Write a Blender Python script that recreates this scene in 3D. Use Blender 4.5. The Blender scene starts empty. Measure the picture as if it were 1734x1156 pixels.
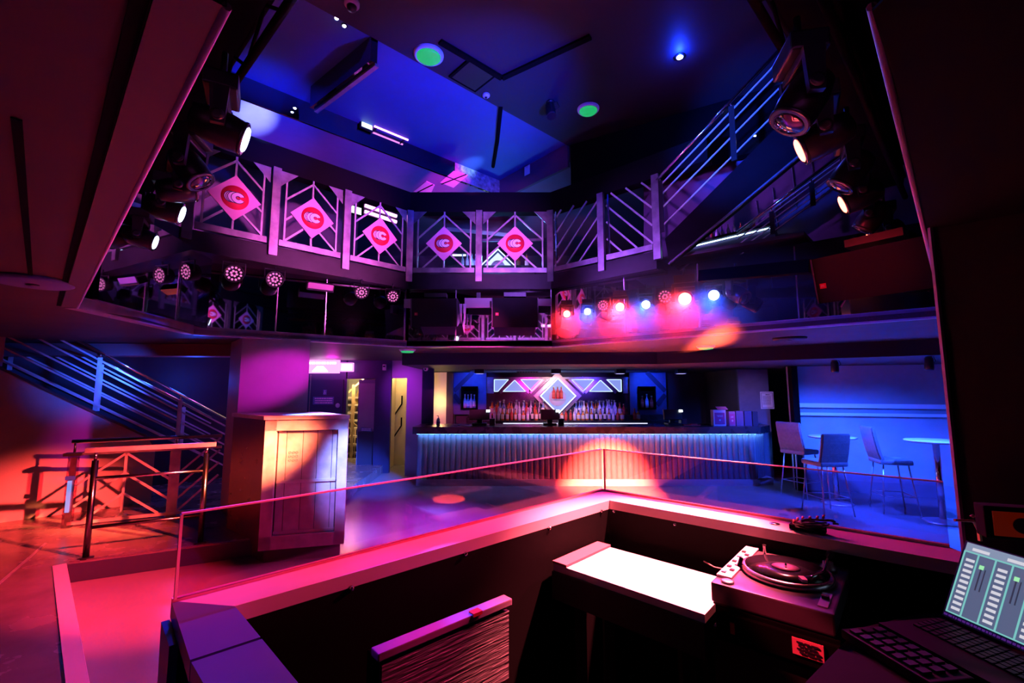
import bpy, bmesh, math, random
from mathutils import Vector, Matrix
random.seed(7)
S = bpy.context.scene
COL = S.collection
# ---------------------------------------------------------------- camera maths (1734 x 1156 frame)
FPX, PITCH, EYE = 760.0, math.radians(6.3), 1.75
CP, SP = math.cos(PITCH), math.sin(PITCH)
def ray(px, py):
    x = (px-867)/FPX; v = -(py-578)/FPX
    return (x, CP-v*SP, SP+v*CP)
def at_z(px, py, z):
    d = ray(px, py); t = (z-EYE)/d[2]
    return Vector((d[0]*t, d[1]*t, z))
def at_y(px, py, y):
    d = ray(px, py); t = y/d[1]
    return Vector((d[0]*t, y, EYE+d[2]*t))
def on(px, py, a, b):                       # on the upright plane through plan points a, b
    d = ray(px, py); nx, ny = -(b[1]-a[1]), (b[0]-a[0])
    t = (nx*a[0]+ny*a[1])/(nx*d[0]+ny*d[1])
    return Vector((d[0]*t, d[1]*t, EYE+d[2]*t))
# ---------------------------------------------------------------- materials
MATS = {}
def mat(name, col, rough=.5, metal=0., spec=.5, noise=0., nscale=8., bump=0., bscale=40., emit=None, estr=0., coat=0.):
    if name in MATS: return MATS[name]
    m = bpy.data.materials.new(name); m.use_nodes = True
    nt = m.node_tree; b = nt.nodes['Principled BSDF']
    b.inputs['Base Color'].default_value = (*col, 1)
    b.inputs['Roughness'].default_value = rough
    b.inputs['Metallic'].default_value = metal
    b.inputs['Specular IOR Level'].default_value = spec
    b.inputs['Coat Weight'].default_value = coat
    if noise or bump:
        tc = nt.nodes.new('ShaderNodeTexCoord')
    if noise:
        n = nt.nodes.new('ShaderNodeTexNoise'); n.inputs['Scale'].default_value = nscale; n.inputs['Detail'].default_value = 4
        nt.links.new(tc.outputs['Object'], n.inputs['Vector'])
        r = nt.nodes.new('ShaderNodeValToRGB')
        lo = tuple(max(0, c*(1-noise)) for c in col); hi = tuple(min(1, c*(1+noise)) for c in col)
        r.color_ramp.elements[0].position = .3; r.color_ramp.elements[1].position = .7
        r.color_ramp.elements[0].color = (*lo, 1); r.color_ramp.elements[1].color = (*hi, 1)
        nt.links.new(n.outputs['Fac'], r.inputs['Fac']); nt.links.new(r.outputs['Color'], b.inputs['Base Color'])
        mr = nt.nodes.new('ShaderNodeMapRange'); mr.inputs['To Min'].default_value = max(0.02, rough-.08); mr.inputs['To Max'].default_value = min(1, rough+.08)
        nt.links.new(n.outputs['Fac'], mr.inputs['Value']); nt.links.new(mr.outputs['Result'], b.inputs['Roughness'])
    if bump:
        n2 = nt.nodes.new('ShaderNodeTexNoise'); n2.inputs['Scale'].default_value = bscale; n2.inputs['Detail'].default_value = 3
        nt.links.new(tc.outputs['Object'], n2.inputs['Vector'])
        bp = nt.nodes.new('ShaderNodeBump'); bp.inputs['Strength'].default_value = bump; bp.inputs['Distance'].default_value = .02
        nt.links.new(n2.outputs['Fac'], bp.inputs['Height']); nt.links.new(bp.outputs['Normal'], b.inputs['Normal'])
    if emit:
        b.inputs['Emission Color'].default_value = (*emit, 1); b.inputs['Emission Strength'].default_value = estr
    MATS[name] = m
    return m
def glass(name, tint, refl=.10, rough=.03):
    m = bpy.data.materials.new(name); m.use_nodes = True; nt = m.node_tree
    for n in list(nt.nodes):
        if n.type != 'OUTPUT_MATERIAL': nt.nodes.remove(n)
    out = [n for n in nt.nodes if n.type == 'OUTPUT_MATERIAL'][0]
    tr = nt.nodes.new('ShaderNodeBsdfTransparent'); tr.inputs[0].default_value = (*tint, 1)
    gl = nt.nodes.new('ShaderNodeBsdfGlossy'); gl.inputs['Roughness'].default_value = rough
    fr = nt.nodes.new('ShaderNodeMath'); fr.operation = 'MULTIPLY'; fr.inputs[1].default_value = .45
    lw = nt.nodes.new('ShaderNodeLayerWeight'); lw.inputs['Blend'].default_value = .5
    pw = nt.nodes.new('ShaderNodeMath'); pw.operation = 'POWER'; pw.inputs[1].default_value = 4.
    nt.links.new(lw.outputs['Facing'], pw.inputs[0]); nt.links.new(pw.outputs[0], fr.inputs[0])
    ad = nt.nodes.new('ShaderNodeMath'); ad.operation = 'ADD'; ad.use_clamp = True; ad.inputs[1].default_value = refl
    mx = nt.nodes.new('ShaderNodeMixShader')
    nt.links.new(fr.outputs[0], ad.inputs[0]); nt.links.new(ad.outputs[0], mx.inputs[0])
    nt.links.new(tr.outputs[0], mx.inputs[1]); nt.links.new(gl.outputs[0], mx.inputs[2]); nt.links.new(mx.outputs[0], out.inputs[0])
    return m
BLACK   = mat('black_paint', (.010,.010,.012), .55, noise=.3, nscale=3)
BLACKG  = mat('black_gloss', (.008,.008,.010), .22, noise=.2, nscale=6)
MATTBLK = mat('matt_black', (.0025,.0025,.003), .9, spec=.06)
PLASTIC = mat('black_plastic', (.012,.012,.014), .32, noise=.15, nscale=20)
WALLD   = mat('dark_wall_paint', (.06,.06,.075), .6, noise=.15, nscale=2.5, bump=.06, bscale=60)
WALLM   = mat('mid_wall_paint', (.32,.31,.34), .62, noise=.1, nscale=2.5, bump=.06, bscale=60)
WALLR   = mat('stair_wall_paint', (.30,.28,.28), .6, noise=.12, nscale=2, bump=.08, bscale=70)
CEILD   = mat('dark_ceiling_paint', (.014,.017,.030), .65, noise=.2, nscale=2)
CEILL   = mat('lower_ceiling_paint', (.035,.022,.024), .55, noise=.15, nscale=2)
CEILB   = mat('blue_lit_ceiling', (.05,.10,.30), .6, noise=.08, nscale=2.5, bump=.04, bscale=60)  # blue light put into the base colour, keeps red bounce out
FLOORM  = mat('dance_floor', (.24,.24,.26), .24, noise=.10, nscale=1.2, bump=.04, bscale=30)
PLATM   = mat('platform_floor', (.16,.14,.14), .26, noise=.25, nscale=3, bump=.16, bscale=6)
CHROME  = mat('chrome', (.75,.75,.78), .14, 1.)
STEEL   = mat('brushed_steel', (.62,.61,.64), .32, .72, noise=.12, nscale=12)
STEELD  = mat('worn_steel', (.36,.35,.38), .36, .9, noise=.25, nscale=9)
DARKM   = mat('dark_metal', (.05,.05,.06), .35, .8)
MIRROR  = mat('mirror', (.50,.50,.54), .025, 1.)
MIRRORD = mat('smoked_mirror', (.30,.30,.34), .05, 1.)
BOARDP  = mat('pink_board', (.80,.36,.60), .45, noise=.05, nscale=5)
DISCR   = mat('red_print', (.75,.015,.05), .45)
LOGOW   = mat('white_print', (.86,.84,.90), .45)
LOGOP   = mat('pink_print', (.80,.55,.72), .45)
INK     = mat('dark_print', (.02,.01,.03), .5)
PAPER   = mat('paper', (.85,.85,.88), .7)
LEDGE   = mat('pale_laminate', (.62,.56,.60), .32, noise=.06, nscale=4)
DESKW   = mat('white_laminate', (.85,.82,.82), .4, noise=.03, nscale=3)
NOSING  = mat('pale_nosing', (.72,.66,.74), .35)
FABRIC  = mat('grey_upholstery', (.15,.15,.17), .8, noise=.12, nscale=25, bump=.2, bscale=160)
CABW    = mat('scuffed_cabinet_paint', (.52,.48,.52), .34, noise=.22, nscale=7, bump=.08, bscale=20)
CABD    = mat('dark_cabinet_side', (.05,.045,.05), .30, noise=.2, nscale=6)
RIBM    = mat('bar_cladding', (.10,.11,.14), .38, noise=.08, nscale=10)
COUNTER = mat('bar_counter', (.035,.03,.035), .28, noise=.2, nscale=5)
WOODY   = mat('pale_wood', (.45,.30,.16), .5, noise=.2, nscale=8)
CREAM   = mat('cream_paint', (.75,.62,.40), .6, noise=.05, nscale=3)
GREYW   = mat('grey_stair_paint', (.30,.30,.31), .6, noise=.12, nscale=3)
BADGE   = mat('red_badge', (.65,.015,.03), .35)
GLASSB  = glass('tinted_acrylic', (.82,.55,.68), .05)
GLASSC  = glass('clear_acrylic', (.92,.88,.92), .12)
def em(name, col, s): return mat(name, (.02,.02,.02), .4, emit=col, estr=s)
E_RED   = em('red_lamp', (1,.10,.06), 14)
E_REDS  = em('red_lamp_soft', (1,.10,.10), 9)
E_BLUE  = em('blue_white_lamp', (.25,.40,1), 8)
E_BLUEH = em('blue_white_head', (.55,.68,1), 7)
E_REDH  = em('red_head', (1,.11,.06), 7)
E_PINK  = em('pink_diode', (1,.20,.62), .55)
E_LED   = em('ice_blue_strip', (.12,.36,1), 48)
E_PANEL = em('backlit_panel', (.30,.38,1), .42)
E_PANELE= em('panel_edge_light', (.45,.65,1), 1.1)
E_NEON  = em('magenta_neon', (1,.16,.90), 1.8)
E_NEONW = em('white_neon', (1,.6,.98), 4)
E_EXIT  = em('exit_light', (.7,1,.8), 1.2)
E_GREEN = em('green_indicator', (.02,.75,.22), .30)
E_SPARK = em('small_led', (.55,.65,1), 25)
E_SCREEN= em('screen_body', (.20,.27,.50), .22)
E_SCRTOP= em('screen_header', (.36,.48,.70), .30)
E_SCRBTN= em('screen_button', (.75,.75,.85), .42)
E_SCRTEA= em('screen_divider', (.25,.75,.72), .36)
E_SCRGRN= em('screen_slider', (.4,1,.5), .42)
E_SCRPUR= em('screen_taskbar', (.2,.04,.6), .14)
E_SCRDRK= em('screen_groove', (.10,.12,.25), .14)
E_AMBER = mat('amber_gauge', (.05,.006,.0), .5, emit=(.5,.02,.0), estr=.05)
E_POS   = em('till_screen', (.7,.85,1), 2.5)
E_WARM  = em('warm_lamp', (1,.72,.35), 4)
# ---------------------------------------------------------------- mesh helpers
class MB:
    def __init__(s): s.bm = bmesh.new()
    def box(s, c, size, M=None, bev=0.):
        hx, hy, hz = size[0]/2, size[1]/2, size[2]/2
        vs = []
        for dz in (-hz, hz):
            for dx, dy in ((-hx,-hy),(hx,-hy),(hx,hy),(-hx,hy)):
                v = Vector((dx, dy, dz))
                if M is not None: v = M @ v
                vs.append(s.bm.verts.new(Vector(c)+v))
        f = [s.bm.faces.new([vs[i] for i in q]) for q in ((3,2,1,0),(4,5,6,7),(0,1,5,4),(1,2,6,5),(2,3,7,6),(3,0,4,7))]
        if bev:
            es = list({e for q in f for e in q.edges})
            bmesh.ops.bevel(s.bm, geom=es, offset=bev, segments=2, affect='EDGES', profile=.6)
        return s
    def beam(s, a, b, w, h, up=(0,0,1), bev=0.):           # rectangular bar from a to b
        a, b = Vector(a), Vector(b); d = b-a; L = d.length; d.normalize()
        u = Vector(up); sx = d.cross(u)
        if sx.length < 1e-4: sx = d.cross(Vector((1,0,0)))
        sx.normalize(); u = sx.cross(d)
        M = Matrix((d, sx, u)).transposed()
        return s.box((a+b)/2, (L, w, h), M, bev)
    def tube(s, pts, r, n=10, cap=True):
        pts = [Vector(p) for p in pts]; rings = []
        prev = None
        for i, p in enumerate(pts):
            d = (pts[min(i+1, len(pts)-1)]-pts[max(i-1, 0)]).normalized()
            if prev is None:
                x = d.orthogonal().normalized()
            else:
                x = (prev - d*prev.dot(d)).normalized()
            prev = x; y = d.cross(x)
            rr = r[i] if isinstance(r, (list, tuple)) else r
            rings.append([s.bm.verts.new(p+(x*math.cos(2*math.pi*k/n)+y*math.sin(2*math.pi*k/n))*rr) for k in range(n)])
        for a, b in zip(rings, rings[1:]):
            for k in range(n):
                f = s.bm.faces.new((a[k], a[(k+1)%n], b[(k+1)%n], b[k])); f.smooth = True
        if cap:
            s.bm.faces.new(rings[0][::-1]); s.bm.faces.new(rings[-1])
        return s
    def lathe(s, prof, c=(0,0,0), axis=(0,0,1), n=24, mi=None):
        ax = Vector(axis).normalized(); x = ax.orthogonal().normalized(); y = ax.cross(x); c = Vector(c)
        rings = []
        for r, z in prof:
            r = max(r, 1e-4)
            rings.append([s.bm.verts.new(c+ax*z+(x*math.cos(2*math.pi*k/n)+y*math.sin(2*math.pi*k/n))*r) for k in range(n)])
        for j, (a, b) in enumerate(zip(rings, rings[1:])):
            for k in range(n):
                f = s.bm.faces.new((a[k], a[(k+1)%n], b[(k+1)%n], b[k])); f.smooth = True
                if mi: f.material_index = mi[j]
        f = s.bm.faces.new(rings[0][::-1]); g = s.bm.faces.new(rings[-1])
        if mi: f.material_index = mi[0]; g.material_index = mi[-1]
        return s
    def prism(s, poly, z0, z1):                            # plan polygon extruded in z (counter-clockwise)
        a = [s.bm.verts.new((p[0], p[1], z0)) for p in poly]; b = [s.bm.verts.new((p[0], p[1], z1)) for p in poly]
        s.bm.faces.new(a[::-1]); s.bm.faces.new(b)
        for i in range(len(poly)):
            j = (i+1) % len(poly); s.bm.faces.new((a[i], a[j], b[j], b[i]))
        return s
    def slab(s, pts, off):                                 # any planar polygon given thickness along off
        off = Vector(off)
        a = [s.bm.verts.new(Vector(p)) for p in pts]; b = [s.bm.verts.new(Vector(p)+off) for p in pts]
        s.bm.faces.new(a); s.bm.faces.new(b[::-1])
        for i in range(len(pts)):
            j = (i+1) % len(pts); s.bm.faces.new((a[j], a[i], b[i], b[j]))
        return s
    def build(s, name, material, parent=None, smooth_norm=True):
        bmesh.ops.recalc_face_normals(s.bm, faces=s.bm.faces)
        me = bpy.data.meshes.new(name); s.bm.to_mesh(me); s.bm.free()
        for m in (material if isinstance(material, (list, tuple)) else [material]): me.materials.append(m)
        o = bpy.data.objects.new(name, me); COL.objects.link(o)
        if parent is not None: o.parent = parent
        return o
def tag(o, label, cat, group=None, kind=None):
    o['label'] = label; o['category'] = cat
    if group: o['group'] = group
    if kind: o['kind'] = kind
    return o
def thing(name, label, cat, loc=(0,0,0), rz=0., group=None):
    o = bpy.data.objects.new(name, None); COL.objects.link(o)
    o.location = loc; o.rotation_euler = (0, 0, rz); o.empty_display_size = .1
    return tag(o, label, cat, group)
def struct(o): o['kind'] = 'structure'; return o
def copy_tree(o, parent=None):
    c = o.copy(); COL.objects.link(c)
    if parent is not None: c.parent = parent
    for ch in list(o.children): copy_tree(ch, c)
    return c
def again(src, loc, rz, label, group=None):
    c = copy_tree(src); c.location = loc; c.rotation_euler = (0, 0, rz); c['label'] = label
    if group: c['group'] = group
    return c
def lamp(name, kind, loc, col, power, target=None, size=.05, angle=40, blend=.4):
    l = bpy.data.lights.new(name, kind); l.color = col; l.energy = power
    if kind == 'AREA': l.size = size
    else: l.shadow_soft_size = size
    if kind == 'SPOT': l.spot_size = math.radians(angle); l.spot_blend = blend
    o = bpy.data.objects.new(name, l); COL.objects.link(o); o.location = loc
    if target is not None: o.rotation_euler = (Vector(target)-Vector(loc)).to_track_quat('-Z', 'Y').to_euler()
    return o
def v2(p): return Vector((p[0], p[1]))
def lerp(a, b, t): return Vector(a)+(Vector(b)-Vector(a))*t
def yaw(a, b): return math.atan2(b[1]-a[1], b[0]-a[0])
# ---------------------------------------------------------------- camera
cam = bpy.data.cameras.new('camera'); cam.sensor_width = 36; cam.lens = FPX/1734*36; cam.clip_start = .05
co = bpy.data.objects.new('camera', cam); COL.objects.link(co)
co.location = (0, 0, EYE); co.rotation_euler = (math.pi/2+PITCH, 0, 0); S.camera = co
S.view_settings.view_transform = 'Standard'; S.view_settings.look = 'None'; S.view_settings.gamma = 1
S.view_settings.use_curve_mapping = False; S.view_settings.exposure = 0
w = bpy.data.worlds.new('world'); S.world = w; w.use_nodes = True
w.node_tree.nodes['Background'].inputs[0].default_value = (.05,.05,.2,1); w.node_tree.nodes['Background'].inputs[1].default_value = .004
S.cycles.max_bounces = 7; S.cycles.diffuse_bounces = 3; S.cycles.glossy_bounces = 4; S.cycles.transparent_max_bounces = 8
S.cycles.sample_clamp_indirect = 4; S.cycles.use_denoising = True
S.cycles.caustics_reflective = False; S.cycles.caustics_refractive = False
# ---------------------------------------------------------------- plan of the octagonal well
A, B = (-1.58, 6.70), (.60, 6.70)
Cc = (-3.72, 5.20)                                  # left end of the left diagonal
D  = tuple(at_z(131, 519, 2.42)[:2])
E1 = tuple(at_z(385, 0, 2.42)[:2]); E2 = tuple(at_z(1475, 0, 2.42)[:2])
Hr = (3.85, 3.95)
U0 = tuple(at_z(312, 384, 3.53)[:2])                # left end of the upper diagonal balustrade
UR = tuple(at_z(1112, 424, 3.53)[:2])               # right end of the upper right balustrade
ZL, ZLb, ZS0, ZS, ZH0, ZH = 2.50, 2.42, 3.31, 3.53, 4.51, 4.83
WELL = [A, Cc, D, E1, E2, Hr, B]                    # clockwise seen from above? ordered round the hole
# ================================================================= SETTING
OUT = [(-8.2, 11.2), (-8.2, -1.6), (6.2, -1.6), (9.2, 6.2), (9.2, 11.2)]
struct(MB().prism([(-8.2,-4.6),(9.2,-4.6),(9.2,12.6),(-8.2,12.6)], -.12, 0).build('floor', FLOORM))
# lower ceiling slab: a ring of wedges round the hole
def ring(name, hole, outer, z0, z1, m):
    mb = MB()
    for (h0, h1, o0, o1) in [(hole[i], hole[(i+1) % len(hole)], outer[i], outer[(i+1) % len(outer)]) for i in range(len(hole))]:
        mb.prism([h0, h1, o1, o0], z0, z1)
    return struct(mb.build(name, m))
OUTR = [(-1.58, 12.4), (-8.2, 12.4), (-8.2, 3.2), (-.6, -4.6), (.8, -4.6), (9.2, 3.5), (9.2, 12.4)]
ring('ceiling_lower', WELL, OUTR, ZLb, ZL-.03, CEILL)
struct(MB().prism([E2, (.8,-4.5), (9.2,3.45), (Hr[0]+.1,Hr[1]-.12)], ZLb-.022, ZLb-.017).build('ceiling_booth_shade', MATTBLK))  # thin black sheet added to keep the near right ceiling dark
# pale lip along the edge of the hole (one board per side)
for i in range(len(WELL)):
    a, b = Vector((*WELL[i], 0)), Vector((*WELL[(i+1) % len(WELL)], 0))
    n = Vector((-(b-a).y, (b-a).x, 0)).normalized()
    if n.dot(Vector((0, 3.7, 0))-(a+b)/2) > 0: n = -n      # away from the hole
    if i == 3: continue
    mb = MB(); mb.slab([a+Vector((0,0,ZL-.03)), b+Vector((0,0,ZL-.03)), b+n*.14+Vector((0,0,ZL-.03)), a+n*.14+Vector((0,0,ZL-.03))], (0,0,.03))
    mb.slab([a+Vector((0,0,ZLb-.015)), b+Vector((0,0,ZLb-.015)), b+n*.09+Vector((0,0,ZLb-.015)), a+n*.09+Vector((0,0,ZLb-.015))], (0,0,.10))
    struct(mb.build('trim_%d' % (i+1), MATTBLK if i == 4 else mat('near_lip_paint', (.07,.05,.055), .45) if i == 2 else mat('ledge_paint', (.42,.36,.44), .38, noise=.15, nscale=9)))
    if i in (2, 4): struct(MB().tube([a+Vector((0,0,ZLb-.012)), b+Vector((0,0,ZLb-.012))], .008, 8).build('trim_%d' % (i+30), mat('edge_highlight', (.7,.55,.65), .35)))  # pale bead added for the slab edge's lit line
    if i == 2: struct(MB().beam(a+n*.105+Vector((0,0,ZLb-.004)), b+n*.105+Vector((0,0,ZLb-.004)), .024, .010).build('trim_13', MATTBLK))
# shallow boxed joint in the ceiling left of the hole
for (p0, p1) in (((40,330),(62,560)),):
    a, b = at_z(28, 200, ZLb), at_z(52, 470, ZLb)
    struct(MB().beam(a, b, .02, .008).build('trim_12', MATTBLK))
# outer walls
def wall(name, a, b, z0, z1, m, t=.12):
    a, b = Vector((*a, 0)), Vector((*b, 0)); d = (b-a).normalized(); n = Vector((-d.y, d.x, 0))
    return struct(MB().slab([a+Vector((0,0,z0)), b+Vector((0,0,z0)), b+Vector((0,0,z1)), a+Vector((0,0,z1))], n*t).build(name, m))
wall('wall_back', (-8.2, 12.4), (9.2, 12.4), 0, 6.4, WALLD)
wall('wall_left', (-8.2, -4.6), (-8.2, 12.4), 0, 6.4, WALLD)
wall('wall_far_right', (9.2, 12.4), (9.2, -4.6), 0, 6.4, WALLD)
wall('wall_behind', (9.2, -4.6), (-8.2, -4.6), 0, 6.4, BLACK)
# ================================================================= LOWER LEVEL
Z1 = .17                                             # raised platform on the left
S1 = at_z(111, 955, Z1); S2 = at_z(149, 1156, Z1); S3 = at_z(384, 917, Z1)
sd = (S2-S1).normalized(); S4 = S1+sd*4.35
P1, P2, P3 = Vector((-2.58,4.76,0)), Vector((-1.79,4.98,0)), Vector((-3.35,5.45,0)); P4 = Vector((-2.42,5.72,0))
plat = [(-8.2,-1.6), (S4.x,-1.6), (S4.x,S4.y), (S1.x,S1.y), (S3.x+.33,S3.y+.12), (-2.75,5.1), (-2.6,6.4), (-2.9,12.3), (-8.2,12.3)]
struct(MB().prism(plat, 0.001, Z1).build('floor_platform', PLATM))
nv = Vector((-sd.y, sd.x, 0)); nv = nv if nv.x < 0 else -nv     # towards the platform
mb = MB(); mb.slab([S1+Vector((0,0,.002)), S4+Vector((0,0,.002)), S4+nv*.085+Vector((0,0,.002)), S1+nv*.085+Vector((0,0,.002))], (0,0,.006))
mb.slab([S1-nv*.006+Vector((0,0,-.167)), S4-nv*.006+Vector((0,0,-.167)), S4-nv*.006+Vector((0,0,.006)), S1-nv*.006+Vector((0,0,.006))], nv*.005)
struct(mb.build('trim_14', NOSING))
fe = Vector((S3.x+.33, S3.y+.12, Z1)); fd = (fe-S1).normalized(); fn = Vector((fd.y, -fd.x, 0))
struct(MB().slab([S1+fn*.004+Vector((0,0,-.168)), fe+fn*.004+Vector((0,0,-.168)), fe+fn*.004+Vector((0,0,-.004)), S1+fn*.004+Vector((0,0,-.004))], -fn*.003).build('trim_23', mat('riser_shade', (.02,.02,.05), .4)))  # dark strip added to shade the riser
struct(MB().beam(at_z(-30, 1012, Z1+.003), at_z(78, 919, Z1+.003), .022, .006).build('trim_15', STEEL))
struct(MB().beam(S1+Vector((-.02,.06,.004)), S3+Vector((.2,.08,.004)), .012, .008).build('trim_16', STEELD))
# stair flank wall on the left, going up to the left
def swl(px):
    t = (px-867)/FPX; y = 11.8/(1-t); return Vector((t*y, y, 0))
W0, W1, W2 = swl(-120), swl(262), swl(275)
def ztop(px): return on(px, 625+px*.4444, (W0.x,W0.y), (W2.x,W2.y)).z
wn = Vector((-.7,.71,0))*.16
struct(MB().slab([W0+Vector((0,0,Z1)), W2+Vector((0,0,Z1)), W2+Vector((0,0,ztop(275)-.12)), W1+Vector((0,0,ztop(262))), W0+Vector((0,0,ztop(-120)))], wn).build('wall_stair', WALLR))
mb = MB(); mb.beam(W0+wn/2+Vector((0,0,ztop(-120)+.012)), W1+wn/2+Vector((0,0,ztop(262)+.012)), .19, .03)
struct(mb.build('trim_17', BLACK))
# treads behind that wall (single mesh of a concrete flight)
mb = MB(); u = (W0-W2).normalized(); back = Vector((-.7,.71,0))
for i in range(12):
    p = W2+u*(.29*i); mb.slab([p+back*.18+Vector((0,0,Z1)), p+u*.29+back*.18+Vector((0,0,Z1)), p+u*.29+back*1.35+Vector((0,0,Z1)), p+back*1.35+Vector((0,0,Z1))], (0,0,.16*(i+1)))
st = tag(struct(mb.build('stair_flight', WALLD)), 'dark stair flight rising to the left behind the red lit flank wall', 'stairs')
# stair balustrade: posts, five rails, tube handrail
def stair_rail(pa, pb, za, zb, hts, npost, label, name='stair_balustrade', r=.013, pw=.05, hand=.8, group=None, rise=.73, mt=STEEL, pm=None, rh=.022):
    t = thing(name, label, 'railing', (pa[0], pa[1], za), 0, group)
    o = Vector((pa[0], pa[1], za)); a = Vector((0,0,0)); b = Vector((pb[0]-pa[0], pb[1]-pa[1], zb-za))
    for k, h in enumerate(hts):
        MB().beam(a+Vector((0,0,h)), b+Vector((0,0,h)), .014, rh).build('rail', mt, t)
    MB().tube([a+Vector((0,0,hand)), b+Vector((0,0,hand))], .021).build('handrail', CHROME, t)
    for f in npost:
        p = lerp(a, b, f)
        MB().box(p+Vector((0,0,rise/2)), (pw, .022, rise), Matrix.Rotation(yaw(pa, pb), 3, 'Z')).build('post', pm or mt, t)
        MB().tube([p+Vector((0,0,rise)), p+Vector((0,0,hand))], .010, 8).build('handrail_bracket', CHROME, t)
    return t
sa, sb = swl(395), swl(-60); off = wn*.5
stair_rail((sa.x+off.x, sa.y+off.y), (sb.x+off.x, sb.y+off.y), ztop(395)+.03, ztop(-60)+.03, (.08,.24,.40,.56,.69), (.235,.575,.905), 'polished steel stair railing with handrail on the red lit flank wall at left')
off = wn*.5+back*1.2
stair_rail((sa.x+off.x, sa.y+off.y), (sb.x+off.x, sb.y+off.y), ztop(395)+.03, ztop(-60)+.03, (.10,.30,.50,.69), (.15,.55,.9), 'dimmer steel stair railing on the far side of the left flight')
struct(MB().slab([W2+back*1.4+u*-1.3, W0+back*1.4, W0+back*1.4+Vector((0,0,2.4)), W2+back*1.4+u*-1.3+Vector((0,0,2.4))], back*.1).build('wall_stair_far', mat('navy_wall', (.010,.012,.03), .6, noise=.1)))
# bulkhead over the stair
a, b = at_z(-40, 566, 2.30), at_z(386, 588, 2.30)
struct(MB().slab([(-7.9,6.1,2.24), (-3.5,6.35,2.24), (-3.5,6.6,2.24), (-7.9,6.4,2.24)], (0,0,.17)).build('beam_stair', mat('bulkhead_paint', (.20,.13,.15), .5)))
# round flush speaker in the lower ceiling, left
t = thing('ceiling_speaker', 'pale blue round ceiling speaker in the dark red ceiling at left', 'speaker', at_z(56, 474, ZLb))
MB().lathe([(.0,-.028),(.17,-.028),(.185,-.02),(.19,0)], n=32).build('grille', mat('bluish_grille', (.16,.18,.34), .6), t)
MB().lathe([(.0,-.034),(.03,-.034),(.032,-.028)], n=16).build('hub', PLASTIC, t)
t = thing('ceiling_speaker', 'black round ceiling speaker in the dark ceiling above the bar end', 'speaker', at_z(1337, 572, ZLb))
MB().lathe([(.0,-.028),(.17,-.028),(.185,-.02),(.19,0)], n=32).build('grille', BLACK, t)
MB().lathe([(.0,-.034),(.03,-.034),(.032,-.028)], n=16).build('hub', PLASTIC, t)
# ---------------- pillar + podium cabinet
PFL, PFR, PBL = Vector((-3.40,5.62,0)), Vector((-2.63,5.82,0)), Vector((-3.9,6.2,0)); PBR = PBL+(PFR-PFL)
struct(MB().prism([PFL, PFR, PBR, PBL], Z1, ZLb).build('pillar', mat('pillar_paint', (.30,.28,.32), .6, noise=.06, nscale=4, bump=.06, bscale=80)))
cab = thing('podium_cabinet', 'tall scuffed podium cabinet with recessed door in front of the magenta pillar', 'cabinet', P1, yaw(P1, P2))
Rm = Matrix.Rotation(-yaw(P1, P2), 3, 'Z')
cw = (P2-P1).length; q3 = Rm @ (P3-P1); q4 = Rm @ (P4-P1)
HC = 1.49
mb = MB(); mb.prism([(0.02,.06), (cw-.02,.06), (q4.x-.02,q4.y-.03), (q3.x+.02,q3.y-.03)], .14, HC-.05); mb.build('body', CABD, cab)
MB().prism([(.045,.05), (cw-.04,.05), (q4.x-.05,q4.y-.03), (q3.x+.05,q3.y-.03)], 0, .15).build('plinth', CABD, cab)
MB().prism([(-.012,-.02), (cw+.012,-.02), (q4.x,q4.y), (q3.x-.01,q3.y)], HC-.04, HC).build('cabinet_top', CABW, cab)
fr = MB()
fr.box((.055,.03,(HC+.10)/2), (.11,.06,HC-.18)); fr.box((cw-.05,.03,(HC+.10)/2), (.10,.06,HC-.18))
fr.box((cw/2,.03,HC-.10), (cw,.06,.11)); fr.box((cw/2,.03,.20), (cw,.06,.13)); fr.build('face_frame', CABW, cab)
door = MB()
x0, x1 = .125, cw-.115
for a0, a1 in ((x0, x0+.075), (x0+.08, x0+.235), (x0+.24, x1-.20), (x1-.195, x1-.05), (x1-.045, x1)):
    door.box(((a0+a1)/2, .062, (HC-.165+.27)/2+.0), (a1-a0, .016, HC-.165-.27), bev=.003)
dd = door.build('door', CABW, cab)
MB().box(((x0+x1)/2, .050, .80), (x1-x0, .018, .03), bev=.003).build('door_rail', CABW, dd)
MB().box(((x0+x1)/2, .050, .285), (x1-x0+.01, .02, .03), bev=.003).build('door_rail', CABW, dd)
# embossed stamp on the door
mb = MB()
for i in range(3):
    for j in range(3):
        mb.lathe([(.0,0),(.014,0),(.014,.003),(.010,.003),(.010,.001)], (x0+.12+.033*i, .0535, 1.02+.04*j), (0,-1,0), 14)
mb.build('embossed_stamp', mat('stamp_shade', (.40,.34,.38), .5), dd)
# ---------------- front hand rail on the platform edge
HA, HB = at_z(145, 945, Z1), at_z(339, 919, Z1)
t = thing('platform_handrail', 'dark tubular guard rail with flat bright top on the platform edge', 'railing', HA, yaw(HA, HB))
L = (HB-HA).length; HT = 1.01
for x in (0, L):
    p = MB().tube([(x,0,0),(x,0,HT-.10)], .026, 14).build('post', mat('dark_chrome', (.18,.17,.19), .22, 1.), t)
    MB().tube([(x,0,HT-.10),(x,0,HT-.02)], .013, 10).build('post_pin', CHROME, p)
    MB().lathe([(.06,0),(.06,.008),(.03,.012)], (x,0,0), n=20).build('base_flange', DARKM, p)
for z in (.28, .74):
    MB().tube([(0,0,z),(L,0,z)], .016, 12).build('cross_rail', CHROME if z > .5 else MATS['dark_chrome'], t)
MB().box((L/2,0,HT), (L+.16,.05,.045), bev=.004).build('top_rail', STEEL, t)
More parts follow.
